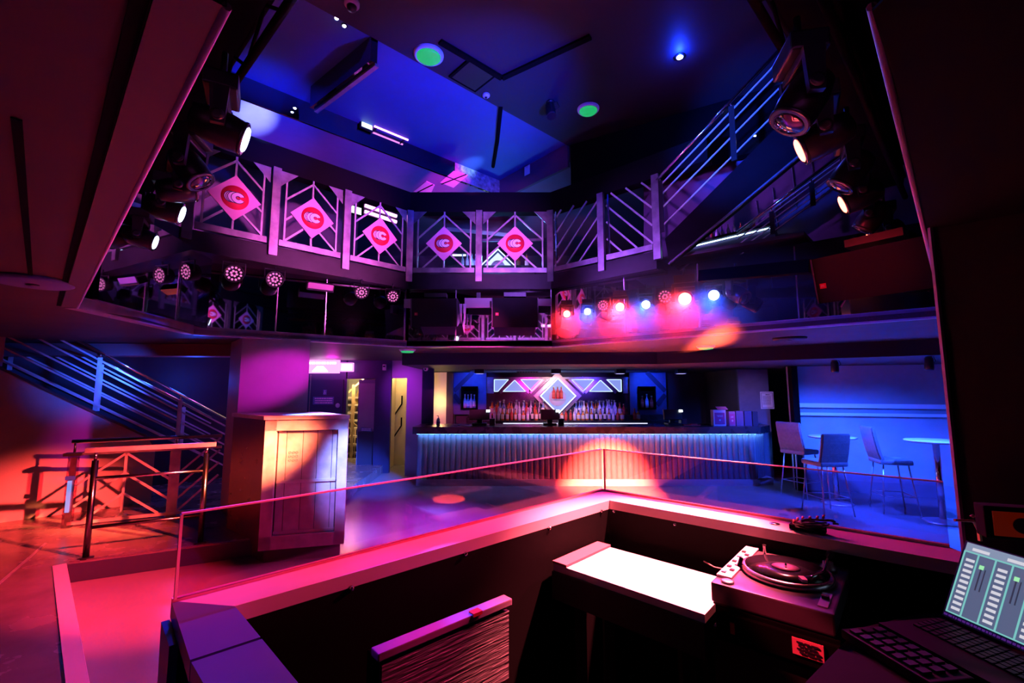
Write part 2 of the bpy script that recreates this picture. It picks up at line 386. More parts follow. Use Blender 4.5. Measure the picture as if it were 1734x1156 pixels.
# ---------------- chevron balustrade behind it
BA, BB, BC = at_z(113, 893, Z1), at_z(291, 872, Z1), Vector((-3.88,6.12,Z1))
def chevron(parent, x0, x1, z0, z1, spread, n, m, w=.022, frame=True, d=.018):
    """bars of a chevron lattice between x0..x1: upright in the middle, parallel slopes either side"""
    cx = (x0+x1)/2; hw = (x1-x0)/2
    MB().beam((cx,0,z0), (cx,0,z1), w, d, (0,1,0)).build('centre_bar', m, parent)
    for k in range(n):
        zc = z1-(k+0.0)*spread
        for s in (-1, 1):
            p0 = Vector((cx, 0, zc)); p1 = Vector((cx+s*hw, 0, zc-hw*.78))
            if p1.z < z0:
                f = (p0.z-z0)/(p0.z-p1.z); p1 = lerp(p0, p1, f)
            if p0.z <= z0+.02: continue
            MB().beam(p0, p1, d, w, (0,0,1)).build('sloping_bar', m, parent)
t = thing('chevron_balustrade', 'steel chevron balustrade with clear acrylic end post in front of the red wall', 'railing', BA, yaw(BA, BC))
L1 = (BB-BA).length; L2 = (BC-BA).length
pst = MB().box((0,0,.41), (.085,.085,.82), bev=.006).build('acrylic_post', glass('post_acrylic', (.85,.55,.7), .18, .12), t)
MB().box((0,0,.42), (.05,.03,.76)).build('post_core', STEELD, pst)
MB().box((0.0,-.055,.36), (.040,.012,.36), bev=.004).build('reflection_strip', em('blue_reflection', (.30,.40,1), .40), pst)  # glowing strip stands for a blue reflection in the post
MB().box((0,-.052,.57), (.088,.012,.045)).build('blue_tape', mat('blue_tape', (.02,.06,.5), .4), pst)
MB().box((0,0,.838), (.17,.12,.035), bev=.004).build('post_cap', DARKM, pst)
MB().box((L1,0,.40), (.11,.04,.84)).build('post', STEELD, t)
MB().box((L2/2,0,.045), (L2,.045,.035)).build('bottom_rail', STEEL, t)
MB().box((L2/2,0,.84), (L2,.05,.03)).build('top_bar', STEELD, t)
MB().tube([(0,0,.86),(0,0,.97)], .012, 8).build('handrail_bracket', CHROME, t)
MB().tube([(L1,0,.86),(L1,0,.97)], .012, 8).build('handrail_bracket', CHROME, t)
MB().tube([(-.03,0,.985),(L2,0,.985)], .024, 12).build('handrail', CHROME, t)
chevron(t, .04, L1-.05, .06, .82, .24, 4, STEEL, .026)
for k in range(4):
    MB().beam((L1+.05,0,.06+.16*k), (L2-.02,0,.06+.16*k+.42), .018, .024, (0,0,1)).build('sloping_bar', STEELD, t)
# ---------------- back wall zone left of the bar
YB = 9.9
def wy(px, y=YB): return (px-867)/FPX*y
def wz(py, y=YB): return at_y(867, py, y).z
def panel(name, px0, px1, py0, py1, y, m, t=.06):
    x0, x1 = at_y(px0, (py0+py1)/2, y).x, at_y(px1, (py0+py1)/2, y).x
    z0, z1 = at_y(px0, py1, y).z, at_y(px0, py0, y).z
    return MB().box(((x0+x1)/2, y+t/2, (z0+z1)/2), (x1-x0, t, z1-z0)).build(name, m)
NAVY = mat('navy_paint', (.035,.04,.10), .55, noise=.1)
def wallbox(name, px0, px1, py0, y, m, z0=0., t=.10):
    x0, x1 = at_y(px0, 690, y).x, at_y(px1, 690, y).x; z1 = min(ZLb, at_y(px0, py0, y).z)
    return struct(MB().box(((x0+x1)/2, y+t/2, (z0+z1)/2), (x1-x0, t, z1-z0)).build(name, m))
wallbox('wall_lobby_left', 395, 586, 560, YB, NAVY)
wallbox('wall_lobby_header', 584, 662, 560, YB, NAVY, z0=wz(641))
wallbox('wall_lobby_pier', 634, 661, 560, YB-.02, NAVY)
wallbox('wall_lobby_lintel', 660, 690, 560, YB, mat('violet_paint', (.40,.34,.44), .6), z0=wz(640))
wallbox('wall_lobby_mid', 688, 716, 560, YB-.3, MATS['violet_paint'])
wallbox('wall_bar_end', 714, 733, 560, 9.32, NAVY)
# toilet door with sign, disabled symbol and round lock
dx0, dx1 = wy(524), wy(585)
dr = MB().box(((dx0+dx1)/2, YB-.03, 1.0), (dx1-dx0-.03, .05, 2.0), bev=.005).build('door_1', mat('door_navy', (.03,.035,.08), .42))
struct(dr)
MB().box((dx0+.07, YB-.065, 1.65), (.012,.012,.9)).build('door_edge_strip', mat('brass', (.6,.4,.25), .35, .9), dr)
MB().lathe([(.0,0),(.045,0),(.05,.01),(.045,.016)], (dx1-.11, YB-.055, 1.44), (0,-1,0), 20).build('door_lock', STEEL, dr)
SG = mat('blue_sign_plate', (.10,.20,.36), .4); SGW = mat('sign_lettering', (.72,.80,.88), .5)
def text(body, size, loc, rot, m, name, parent, ext=.002):
    cu = bpy.data.curves.new(name, 'FONT'); cu.body = body; cu.size = size; cu.align_x = 'CENTER'; cu.align_y = 'CENTER'; cu.extrude = ext
    o = bpy.data.objects.new(name, cu); COL.objects.link(o)
    dg = bpy.context.evaluated_depsgraph_get(); me = bpy.data.meshes.new_from_object(o.evaluated_get(dg))
    bpy.data.objects.remove(o); me.materials.clear(); me.materials.append(m)
    o = bpy.data.objects.new(name, me); COL.objects.link(o); o.location = loc; o.rotation_euler = rot
    if parent is not None: o.parent = parent
    return o
def greek(cx, y, cz, w, h, rows, m, name, parent, seed=1, dash=.02):
    """rows of short strokes for print too small and soft to read in the photograph"""
    rnd = random.Random(seed); mb = MB()
    for r in range(rows):
        z = cz+h/2-(r+.5)*h/rows; x = -w/2+rnd.random()*dash
        while x < w/2-dash*.5:
            l = dash*(.6+rnd.random()*1.6); l = min(l, w/2-x); mb.box((cx+x+l/2, y, z), (l, .002, h/rows*.5)); x += l+dash*.35
    return mb.build(name, m, parent)
t = thing('disabled_access_sign', 'small blue wheelchair symbol plate on the navy door', 'sign', (wy(554), YB-.058, wz(664)))
MB().box((0,0,0), (.075,.006,.11)).build('plate', SG, t)
mb = MB(); mb.lathe([(.0,0),(.008,0),(.008,.003)], (0,-.003,.035), (0,-1,0), 12)
mb.tube([(-.002,-.006,.024),(-.002,-.006,-.005),(.015,-.006,-.007),(.022,-.006,-.028)], .004, 6)
mb.tube([(.016*math.cos(q)-.004,-.006,.016*math.sin(q)-.020) for q in [math.pi*(.62+.115*i) for i in range(11)]], .0032, 6)
mb.build('wheelchair_symbol', SGW, t)
t = thing('door_notice', 'blue three line notice plate beside the lock on the navy door', 'sign', (wy(552), YB-.058, wz(678)))
MB().box((0,0,0), (.45,.006,.165)).build('plate', SG, t)
greek(0, -.005, 0, .40, .14, 3, SGW, 'lettering', t, 5, .022)
# lit sign over the door + exit box
t = thing('toilets_light_box', 'glowing magenta light box sign above the navy door', 'sign', (wy(549), YB-.12, wz(621)))
wL = wy(577)-wy(519)
MB().box((0,0,0), (wL,.10,wz(610)-wz(632)), bev=.004).build('light_box', E_NEON, t)
greek(0, -.053, .075, wL*.86, .09, 1, E_NEONW, 'lettering', t, 3, .06)
mb = MB(); mb.slab([(-.19,-.054,-.11),(.16,-.054,-.11),(.05,-.054,.01),(-.08,-.054,.01)], (0,.004,0)); mb.build('lit_emblem', E_NEONW, t)
t = thing('exit_light_box', 'small white green exit light box right of the magenta sign', 'sign', (wy(591), YB-.12, wz(622)))
MB().box((0,0,0), (.28,.08,.19), bev=.004).build('housing', E_NEON, t)
MB().box((.01,-.042,-.005), (.23,.006,.13)).build('lit_panel', E_EXIT, t)
# stairwell seen through the first doorway
YS = 12.2
struct(MB().box((wy(610,11.5), YS, 1.2), (2.4,.08,2.4)).build('wall_stairwell', GREYW))
struct(MB().box((wy(634,10.6), 11.0, 1.1), (.05,2.1,2.2)).build('wall_stairwell_side', GREYW))
st = thing('stairwell_steps', 'open stair with pale treads seen through the lobby doorway', 'stairs', (wy(604,11.4), 11.4, 0))
for k in range(8):
    MB().box((.02*k,.085*k-.2,.25+.19*k), (1.0,.27,.045)).build('tread', mat('pale_tread', (.55,.50,.45), .6), st)
MB().beam((-.42,-.2,.1), (-.02,.6,1.9), .05, .14).build('stringer', WOODY, st)
t = thing('stairwell_handrail', 'warm wooden handrail with thin balusters seen through the lobby doorway', 'railing', (wy(600,10.9), 10.9, 0))
MB().beam((-.22,0,1.62), (.33,.1,2.16), .05, .035).build('handrail', WOODY, t)
MB().box((0.0,.02,.95), (.06,.06,1.9)).build('newel_post', WOODY, t)
for k in range(4):
    MB().tube([(-.12+.10*k,0,.08),(-.12+.10*k,0,.85)], .012, 8).build('baluster', WOODY, t)
MB().beam((-.2,0,1.12), (.32,.05,.78), .04, .03).build('lower_rail', WOODY, t)
# open door leaf with small plate
dl = MB().box((0,0,1.0), (.40,.045,2.0)).build('door_2', mat('door_grey', (.16,.18,.22), .45)); struct(dl)
dl.location = (wy(625, 9.95), 9.95, 0); dl.rotation_euler = (0,0,.15)
MB().box((0,-.026,1.42), (.36,.008,1.0)).build('door_panel', GREYW, dl)
MB().box((0,-.028,.50), (.36,.008,.76)).build('door_panel', mat('door_lower', (.03,.035,.06), .45), dl)
t = thing('push_plate_sign', 'small blue text plate low on the half open grey door', 'sign', (wy(624,9.9), 9.89, wz(727)))
MB().box((0,0,0), (.24,.008,.075), Matrix.Rotation(.1, 3, 'Y')).build('plate', SG, t)
greek(0, -.007, 0, .2, .06, 2, SGW, 'lettering', t, 8, .02)
# second doorway: cream back stair with dark steel rail brackets
struct(MB().box((wy(674,11), 11.0, 1.1), (.55,.06,2.2)).build('wall_corridor', CREAM))
struct(MB().box((wy(661,10.45), 10.4, 1.1), (.05,1.0,2.2)).build('wall_corridor_side', CREAM))
t = thing('corridor_wall_rail', 'black zigzag wall rail on the cream corridor wall', 'railing', (wy(676,10.9), 10.93, 0))
for z in (.78, 1.30):
    MB().beam((-.14,0,z-.2), (.08,0,z+.14), .02, .03).build('sloping_rail', MATTBLK, t)
    MB().beam((.08,0,z+.14), (.08,0,z+.34), .02, .03).build('upright_rail', MATTBLK, t)
# white wall alarm box and dome on the violet corner
t = thing('alarm_box', 'small white box high on the violet lobby wall', 'alarm', (at_y(651,622,YB-.05).x, YB-.05, wz(622)))
MB().box((0,0,0), (.075,.05,.13), bev=.006).build('housing', mat('white_plastic', (.8,.78,.8), .5), t); MB().box((0,-.027,.02), (.05,.006,.03)).build('vent', PLASTIC, t)
t = thing('security_dome', 'small white dome camera on the corner post left of the bar', 'camera', at_y(721, 624, 8.97))
MB().lathe([(.0,-.05),(.03,-.042),(.048,-.015),(.05,.02),(.05,.04)], n=20).build('dome', MATS['white_plastic'], t)
MB().lathe([(.0,0),(.018,0),(.018,.008)], (0,-.046,-.012), (0,-1,-.4), 14).build('lens', PLASTIC, t)
# hatch at the left end of the bar: cream service door behind
struct(MB().box((wy(747,10.9), 10.9, 1.1), (.66,.05,2.2)).build('door_3', CREAM))
struct(MB().box((wy(763,10.75), 10.78, 1.1), (.16,.2,2.2)).build('wall_hatch_side', mat('aubergine_paint', (.10,.05,.10), .5)))
# ================================================================= BAR
YF = 8.6
bx0, bx1 = -1.78, 4.55; bxe = 4.93; bye = 8.98
bar = thing('bar_counter', 'long bar with ribbed front lit by an ice blue strip under its dark top', 'bar', (bx0, YF, 0))
def ribs(p0, p1, mb, pitch=.103, z0=.12, z1=.955):
    p0, p1 = Vector(p0), Vector(p1); L = (p1-p0).length; n = max(1, round(L/pitch)); d = (p1-p0)/n; u = d.normalized(); nn = Vector((u.y, -u.x, 0))
    rows = []
    for i in range(n):
        base = p0+d*i
        for k in range(7):
            q = k/6 if i == n-1 else k/6.0001
            if k == 6 and i < n-1: continue
            a = math.pi*k/6
            rows.append(base+u*(d.length*(.5-.5*math.cos(a)*.92) if 0 < k < 6 else d.length*k/6)+nn*(.026*math.sin(a)))
    lo = [mb.bm.verts.new(p+Vector((0,0,z0))) for p in rows]; hi = [mb.bm.verts.new(p+Vector((0,0,z1))) for p in rows]
    for i in range(len(rows)-1): mb.bm.faces.new((lo[i], lo[i+1], hi[i+1], hi[i]))
mb = MB(); ribs((0,0,0), (bx1-bx0,0,0), mb); ribs((bx1-bx0,0,0), (bxe-bx0,bye-YF,0), mb); mb.build('ribbed_cladding', RIBM, bar)
MB().prism([(0,.05),(bx1-bx0,.05),(bxe-bx0,bye-YF+.03),(bxe-bx0,.62),(0,.62)], .0, .93).build('carcass', BLACK, bar)
MB().prism([(0,-.035),(bx1-bx0,-.035),(bxe-bx0+.02,bye-YF-.02),(bxe-bx0,.1),(0,.1)], 0.0, .12).build('plinth', mat('bar_plinth', (.40,.36,.38), .4), bar)
top = MB().prism([(-.06,-.17),(bx1-bx0+.05,-.17),(bxe-bx0+.10,bye-YF-.10),(bxe-bx0+.10,.66),(-.06,.66)], .96, 1.09).build('countertop', COUNTER, bar)
mb = MB(); mb.beam((0,-.075,.9555), (bx1-bx0,-.075,.9555), .016, .008); mb.beam((bx1-bx0,-.075,.9555), (bxe-bx0+.02,bye-YF-.05,.9555), .016, .008)
mb.build('led_strip', E_LED, bar)
# back bar
YK = 10.35
bk0, bk1 = -1.05, 3.75
bb = thing('back_bar_counter', 'dark back bar counter with pale lit strip below the bottles', 'counter', (bk0, YK, 0))
L = bk1-bk0
MB().box((L/2, .2, .46), (L, .40, .92)).build('carcass', BLACK, bb)
MB().box((L/2, .15, .945), (L, .56, .04), bev=.004).build('worktop', mat('steel_worktop', (.6,.6,.64), .3, .9), bb)
MB().box((L/2, .24, 1.02), (L, .34, .12)).build('bottle_step', COUNTER, bb)
MB().box((L/2, .345, 1.13), (L, .17, .12)).build('upper_bottle_step', COUNTER, bb)
MB().box((L/2+.1, .062, 1.0), (3.3, .008, .045)).build('led_strip', em('shelf_strip', (.62,.66,1), 1.5), bb)
YM = 10.86
mx0, mx1 = at_y(824, 660, YM).x, at_y(1066, 660, YM).x
def my(px): return at_y(px, 660, YM).x
def mz(py): return at_y(940, py, YM).z
md = thing('mirrored_back_display', 'mirrored back bar display with glowing triangles behind the bottles', 'display', ((mx0+mx1)/2, YM, 0))
cx0 = (mx0+mx1)/2
MB().box((0, .04, (mz(638)+1.0)/2), (mx1-mx0, .05, mz(638)-1.0)).build('mirror_panel', mat('purple_mirror', (.42,.34,.46), .16, 1., noise=.35, nscale=2.5), md)
MB().box((0, .0, mz(640)), (mx1-mx0, .06, .05)).build('top_rail', STEELD, md)
MB().box((my(830)-cx0, .005, mz(653)), (.17,.03,.36)).build('side_plate', STEELD, md)
MB().box((my(1060)-cx0, .005, mz(653)), (.12,.03,.36)).build('side_plate', STEELD, md)
tris = [[(837,642.5),(861,642.5),(843,662.5),(837,662.5)], [(871.5,643.5),(890,662.5),(852,662.5)], [(882,642.5),(919,642.5),(900.5,662)],
        [(968,642.5),(1006,642.5),(987,662.5)], [(1017,643.5),(1037,662.5),(998,662.5)], [(1028,642.5),(1052,642.5),(1052,662.5),(1048,662.5)]]
for t3 in tris:
    pts = [Vector((my(p[0])-cx0, -.012, mz(p[1]))) for p in t3]
    pn = MB().slab(pts, (0,.03,0)).build('glowing_panel', E_PANEL, md)
    mb = MB()
    for i in range(len(pts)): mb.beam(pts[i]+Vector((0,-.004,0)), pts[(i+1) % len(pts)]+Vector((0,-.004,0)), .014, .014, (0,1,0))
    mb.build('edge_light', E_PANELE, pn)
# steel strips of the triangular lattice
for a, b in (((870,641),(846,664)),((873,641),(897,664)),((920,641),(897,664)),((965,641),(990,664)),((1014,641),(990,664)),((1020,641),(1044,664))):
    MB().beam((my(a[0])-cx0,-.004,mz(a[1])), (my(b[0])-cx0,-.004,mz(b[1])), .09, .02, (0,1,0)).build('lattice_strip', mat('lattice_mirror', (.45,.35,.45), .32, 1.), md)
# lit diamond niche
t = thing('diamond_niche', 'glowing white diamond niche with three bottles in the middle of the back bar', 'display', (my(943.5), YM-.10, mz(670)))
def dia(r, y0, th, m, name, parent, rin=None):
    if rin is None:
        return MB().slab([(0,y0,r),(r,y0,0),(0,y0,-r),(-r,y0,0)], (0,th,0)).build(name, m, parent)
    mb = MB(); o = [(0,r),(r,0),(0,-r),(-r,0)]; i_ = [(0,rin),(rin,0),(0,-rin),(-rin,0)]
    for k in range(4):
        j = (k+1) % 4
        mb.slab([(o[k][0],y0,o[k][1]),(o[j][0],y0,o[j][1]),(i_[j][0],y0,i_[j][1]),(i_[k][0],y0,i_[k][1])], (0,th,0))
    return mb.build(name, m, parent)
rd = 31/FPX*YM
dia(rd*1.30, .03, .03, MATS['lattice_mirror'], 'mirror_surround', t, rd*1.0)
dia(rd*.98, -.10, .16, mat('niche_frame', (.30,.34,.5), .25, .8), 'niche_frame', t, rd*.95)
bkp = dia(rd*.99, .05, .01, E_PANEL, 'lit_back', t)
dia(rd*.95, -.108, .012, em('diamond_edge', (.62,.85,1), 5), 'edge_light', t, rd*.915)
MB().lathe([(.0,0),(.20,0),(.20,.005),(.0,.005)], (0,.045,-.04), (0,-1,0), 32).build('round_emblem', mat('emblem_pink', (.62,.40,.62), .5), bkp)
MB().box((0,-.02,-.075), (.30,.12,.014)).build('glass_shelf', mat('glass_shelf', (.6,.65,.75), .15), t)
# ---------------------------------------------------------------- bottles
CAPD = mat('bottle_cap', (.05,.04,.04), .4); LAB = mat('bottle_label', (.80,.72,.62), .6); LABR = mat('red_label', (.65,.10,.06), .55)
def bottle_mesh(name, h, r, neck, body, label, cap=CAPD, shoulder=.62, lab=(.12,.5)):
    mb = MB()
    prof = [(r*.9,0),(r,.012*1),(r,h*lab[0]),(r*1.012,h*lab[0]+.001),(r*1.012,h*lab[1]),(r,h*lab[1]+.001),(r,h*shoulder*.9),(r*.8,h*shoulder),(neck,h*(shoulder+.10)),(neck,h*.90),(neck*1.25,h*.905),(neck*1.25,h)]
    mb.lathe(prof, n=12, mi=[0,0,0,1,1,0,0,0,0,2,2])
    o = mb.build(name, [body, label, cap]); me = o.data; bpy.data.objects.remove(o); return me
def bm_(name, col, rough=.08, spec=.6): return mat(name, col, rough, 0, spec, coat=.5)
KINDS = [
 ('clear_bottle', 'clear', bottle_mesh('clear_bottle', .31, .036, .013, bm_('clear_spirit', (.62,.64,.72)), LOGOW, mat('silver_cap', (.7,.7,.72), .3, 1.)), 'clear spirit bottle with white label'),
 ('amber_bottle', 'amber', bottle_mesh('amber_bottle', .29, .040, .014, bm_('amber_spirit', (.62,.20,.04)), LAB, CAPD, .60), 'amber whisky bottle with cream label'),
 ('dark_bottle', 'dark', bottle_mesh('dark_bottle', .32, .036, .013, bm_('dark_glass', (.025,.02,.02)), LAB, CAPD, .58), 'dark glass bottle with cream label'),
 ('red_bottle', 'red', bottle_mesh('red_bottle', .27, .038, .014, bm_('red_liqueur', (.60,.05,.04)), LABR, mat('gold_cap', (.6,.42,.15), .35, 1.), .64), 'red liqueur bottle with red label'),
 ('stout_bottle', 'stout', bottle_mesh('stout_bottle', .23, .046, .015, bm_('orange_spirit', (.78,.26,.05)), LAB, mat('black_stopper', (.02,.02,.02), .4), .66, (.15,.55)), 'squat orange bottle with black stopper'),
 ('blue_bottle', 'blue', bottle_mesh('blue_bottle', .30, .035, .013, bm_('blue_gin', (.16,.30,.62)), LOGOW, MATS['silver_cap'], .6), 'pale blue gin bottle with white label'),
]
def put_bottle(k, loc, where, group, s=1.):
    n, _, me, desc = KINDS[k]; o = bpy.data.objects.new(n, me); COL.objects.link(o); o.location = loc
    o.rotation_euler = (0, 0, random.random()*6); o.scale = (s, s, s)
    return tag(o, desc+' '+where, 'bottle', group+' - '+KINDS[k][1])
rb = random.Random(11)
x = at_y(829, 712, YK).x; xe = at_y(1064, 712, YK).x; i = 0
while x < xe:
    if not (at_y(924, 712, YK).x < x < at_y(949, 712, YK).x):
        put_bottle(rb.choice([1,2,3,4,1,3,4,0]), (x, YK+.14+rb.random()*.03, 1.08), 'in the front row on the back bar', 'front row of back bar bottles', .88+.14*rb.random())
    x += .088+.025*rb.random()
x = at_y(832, 700, YK).x; xe = at_y(1062, 700, YK).x
while x < xe:
    if abs(x-my(943.5)) > .35:
        put_bottle(rb.choice([0,0,5,3,0,1,5]), (x, YK+.305+rb.random()*.01, 1.19), 'in the rear row on the back bar', 'rear row of back bar bottles', .92+.22*rb.random())
    x += .082+.022*rb.random()
x = at_y(842, 690, YK).x; xe = at_y(1058, 690, YK).x
while x < xe:
    if abs(x-my(943.5)) > .42:
        put_bottle(rb.choice([0,1,5,2,0,3]), (x, YK+.392, 1.19), 'in the hindmost row on the back bar', 'hindmost row of back bar bottles', 1.05+.10*rb.random())
    x += .12+.06*rb.random()
for k, dx in enumerate((-.095, -.0, .085)):
    put_bottle(3, (my(943.5)+dx, YM-.12, mz(670)-.066), ('left', 'middle', 'right')[k]+' one inside the glowing diamond niche', 'diamond niche bottles %s' % 'abc'[k], 1.05)
put_bottle(3, (at_y(1078,712,YK).x, YK+.15, 1.08), 'left of a pair past the lit display', 'pair right of display, first', 1.)
put_bottle(4, (at_y(1084,712,YK).x, YK+.15, 1.08), 'right of a pair past the lit display', 'pair right of display, second', 1.05)
# wall behind back bar and the blue side panels with bottle niches
struct(MB().box((1.80, 10.98, 1.1), (6.3,.08,2.2)).build('wall_bar_back', WALLD))
BLUEP = mat('blue_panel', (.10,.16,.36), .5, noise=.1)
def side_panel(px0, px1, nx0, nx1, lab, lab2, kinds, strip):
    X0, X1 = at_y(px0,660,10.7).x, at_y(px1,660,10.7).x
    t = thing('niche_panel', lab, 'panel', ((X0+X1)/2, 10.7, 0)); c = (X0+X1)/2
    n0, n1 = at_y(nx0,660,10.7).x-c, at_y(nx1,660,10.7).x-c; zt, zb = at_y(940,655,10.7).z, at_y(940,692,10.7).z
    mb = MB(); h = 2.19
    mb.box(((X0-c+n0)/2,.1,(h+1.2)/2), (n0-X0+c,.04,h-1.2)); mb.box(((X1-c+n1)/2,.1,(h+1.2)/2), (X1-c-n1,.04,h-1.2))
    mb.box(((n0+n1)/2,.1,(h+zt)/2), (n1-n0,.04,h-zt)); mb.box(((n0+n1)/2,.1,(zb+1.2)/2), (n1-n0,.04,zb-1.2)); mb.build('wall_panel', BLUEP, t)
    bx = MB(); bx.box(((n0+n1)/2,.17,(zt+zb)/2), (n1-n0,.02,zt-zb)); bx.box((n0,.08,(zt+zb)/2), (.03,.2,zt-zb)); bx.box((n1,.08,(zt+zb)/2), (.03,.2,zt-zb))
    bx.box(((n0+n1)/2,.08,zt), (n1-n0+.03,.2,.03)); bx.box(((n0+n1)/2,.08,zb), (n1-n0+.03,.2,.03)); bx.build('niche_box', MATTBLK, t)
    for (a, b) in strip: MB().beam((at_y(a[0],660,10.7).x-c,.07,at_y(940,a[1],10.7).z), (at_y(b[0],660,10.7).x-c,.07,at_y(940,b[1],10.7).z), .10, .03, (0,1,0)).build('diagonal_strip', mat('strip_navy', (.03,.04,.10), .5), t)
    for j, k in enumerate(kinds):
        put_bottle(k, (c+n0+.07+(n1-n0-.14)*j/(len(kinds)-1), 10.76, zb+.021), lab2[j], lab2[j], 1.05)
side_panel(765, 823, 782, 808, 'blue wall panel with bottle niche left of the mirrored display', ('left in the left wall niche', 'second in the left wall niche', 'third in the left wall niche', 'right in the left wall niche'), (0,5,0,5), (((800,630),(768,662)),((768,668),(780,683))))
side_panel(1068, 1130, 1083, 1109, 'blue wall panel with bottle niche right of the mirrored display', ('left in the right wall niche', 'middle in the right wall niche', 'right in the right wall niche'), (3,0,3), (((1098,630),(1128,662)),((1128,668),(1113,685))))
ZC2 = 2.21
struct(MB().prism([(-1.95,7.95),(2.5,7.72),(5.55,5.66),(9.2,3.6),(9.2,12.4),(-1.95,12.4)], ZC2, ZLb-.001).build('ceiling_bar_drop', CEILD))
# box downlights under the bar ceiling
for k, (px, lab) in enumerate(((812,'left of the mirrored display'), (941,'above the diamond niche'), (1050,'above the right triangles'), (1153,'beyond the right blue panel'))):
    p = at_y(px, 629, 9.6)
    t = thing('box_downlight', 'small square ceiling downlight '+lab, 'light', (p.x, 9.6, ZC2))
    MB().box((0,0,-.045), (.20,.20,.09), bev=.005).build('housing', DARKM, t)
    MB().box((0,0,-.092), (.15,.15,.006)).build('lens', em('downlight_glow', (.5,.45,1), .7), t)
t = thing('air_vent', 'dark slotted vent in the pale ceiling above the back bar', 'vent', at_y(893, 627, 10.2)); t.location.z = ZC2-.026
MB().box((0,0,0), (.5,.10,.012)).build('vent_frame', DARKM, t)
mb = MB(); [mb.box((-.21+.06*i,0,-.008), (.04,.07,.006)) for i in range(8)]; mb.build('slats', MATTBLK, t)
struct(MB().box((1.1, 10.25, ZC2-.010), (4.0,1.1,.016)).build('ceiling_bar', CEILB))
# tills
def till(px, lab, w=.34, rot=0., y=8.92):
    p = at_y(px, 720, y)
    t = thing('till', lab, 'till', (p.x, y, 1.09), rot)
    MB().box((0,0,.02), (w*.7,.26,.04), bev=.006).build('base', PLASTIC, t)
    MB().beam((0,.03,.03), (0,.0,.14), .10, .05).build('stand', PLASTIC, t)
    MB().box((0,-.02,.20), (w,.05,.20), Matrix.Rotation(-.25, 3, 'X'), bev=.008).build('monitor', PLASTIC, t)
    MB().box((w*.62,.06,.06), (.11,.15,.12), bev=.008).build('receipt_printer', DARKM, t)
    MB().box((w*.42,-.055,.275), (.07,.006,.045), Matrix.Rotation(-.25, 3, 'X')).build('customer_display', E_POS, t)
    return t
till(812, 'black till on the left end of the bar counter', .40)
till(931, 'black till at the middle of the bar counter', .36)
till(1139, 'black till on the right half of the bar counter', .36)
# menu boxes
def menu_box(px, lab, m, w=.21, h=.28, y=8.75, extra=True, d=.12):
    p = at_y(px, 720, y)
    t = thing('menu_box', lab, 'box', (p.x, y, 1.09), 0)
    MB().box((0,0,h/2), (w,d,h), bev=.004).build('box_body', m, t)
    if extra:
        MB().box((0,-d/2-.002,h*.46), (w*.80,.004,h*.74)).build('front_print', mat('magenta_print', (.62,.05,.25), .5), t)
        greek(0,-d/2-.006,h*.62, w*.5,.04,2, LOGOP, 'lettering', t, 4, .02)
        MB().lathe([(.0,0),(.018,0),(.018,.003)], (0,-d/2-.004,h*.36), (0,-1,0), 8).build('crest', LOGOP, t)
    return t
menu_box(1217, 'white edged magenta menu box, leftmost on the bar end', mat('pale_card', (.8,.6,.72), .5), .24, .30)
t = thing('folded_flyer', 'small pink folded flyer lying on the leftmost menu box', 'flyer', at_y(1222, 691, 8.8)); t.location.z = 1.395
mb = MB(); mb.slab([(-.10,-.05,0),(.10,-.05,0),(.10,.05,.05),(-.10,.05,.05)], (0,0,.004)); mb.build('card', mat('pink_card', (.8,.25,.45), .5), t)
menu_box(1238, 'narrow plum menu holder second on the bar end', mat('plum_card', (.45,.16,.30), .4), .12, .27)
menu_box(1251, 'dark purple menu holder third on the bar end', mat('dark_card', (.16,.10,.22), .35), .14, .28, extra=False)
menu_box(1265, 'blue black menu holder with pale edge fourth on the bar end', mat('navy_card', (.07,.06,.16), .35), .14, .28, extra=False)
menu_box(1277, 'darkest slim menu holder at the end of the row on the bar', mat('black_card', (.03,.03,.06), .35), .10, .27, extra=False)
t = thing('bar_mat', 'crumpled red bar cloth beside the right till', 'cloth', at_y(1170, 720, 8.78)); t.location.z = 1.09
mb = MB(); mb.slab([(-.16,-.05,0),(.16,-.06,0),(.15,.06,0),(-.15,.05,0)], (0,0,.02)); mb.box((.05,0,.025), (.14,.06,.02), Matrix.Rotation(.3, 3, 'Z'), .008); mb.build('cloth', mat('red_cloth', (.6,.06,.06), .8), t)
t = thing('soap_bottle', 'small white pump bottle on the left end of the bar by the cream door', 'bottle', at_y(742, 720, 8.9)); t.location.z = 1.09
MB().lathe([(.035,0),(.035,.10),(.015,.13),(.013,.15)], n=16).build('body', mat('milk_plastic', (.75,.75,.85), .35), t)
MB().tube([(0,0,.15),(0,0,.18),(-.03,0,.18)], .006, 8).build('pump', PLASTIC, t)
MB().lathe([(.036,.035),(.036,.075)], n=16).build('label_band', mat('violet_label', (.25,.15,.5), .5), t)
# ================================================================= RIGHT: side wall, post, alcove
struct(MB().box((4.98, 9.35, 1.1), (.62,.10,2.2)).build('wall_bar_side', mat('blue_grey_wall', (.16,.17,.24), .6, noise=.1)))
struct(MB().box((4.72, 10.2, 1.1), (.10,1.7,2.2)).build('wall_bar_return', WALLD))
t = thing('framed_notice', 'white framed notice sheet on the dark wall right of the bar', 'notice', at_y(1299, 677.5, 9.29))
MB().box((0,0,0), (.27,.012,.35)).build('paper', PAPER, t)
mb = MB(); [mb.box((s*.115,-.007,0), (.006,.003,.30)) for s in (-1,1)]; [mb.box((0,-.007,s*.15), (.23,.003,.006)) for s in (-1,1)]; mb.build('border', INK, t)
greek(0,-.008,.115,.10,.03,1, INK, 'heading', t, 2, .02); greek(-.01,-.008,.0,.17,.18,7, mat('grey_print', (.35,.35,.4), .6), 'lettering', t, 9, .012)
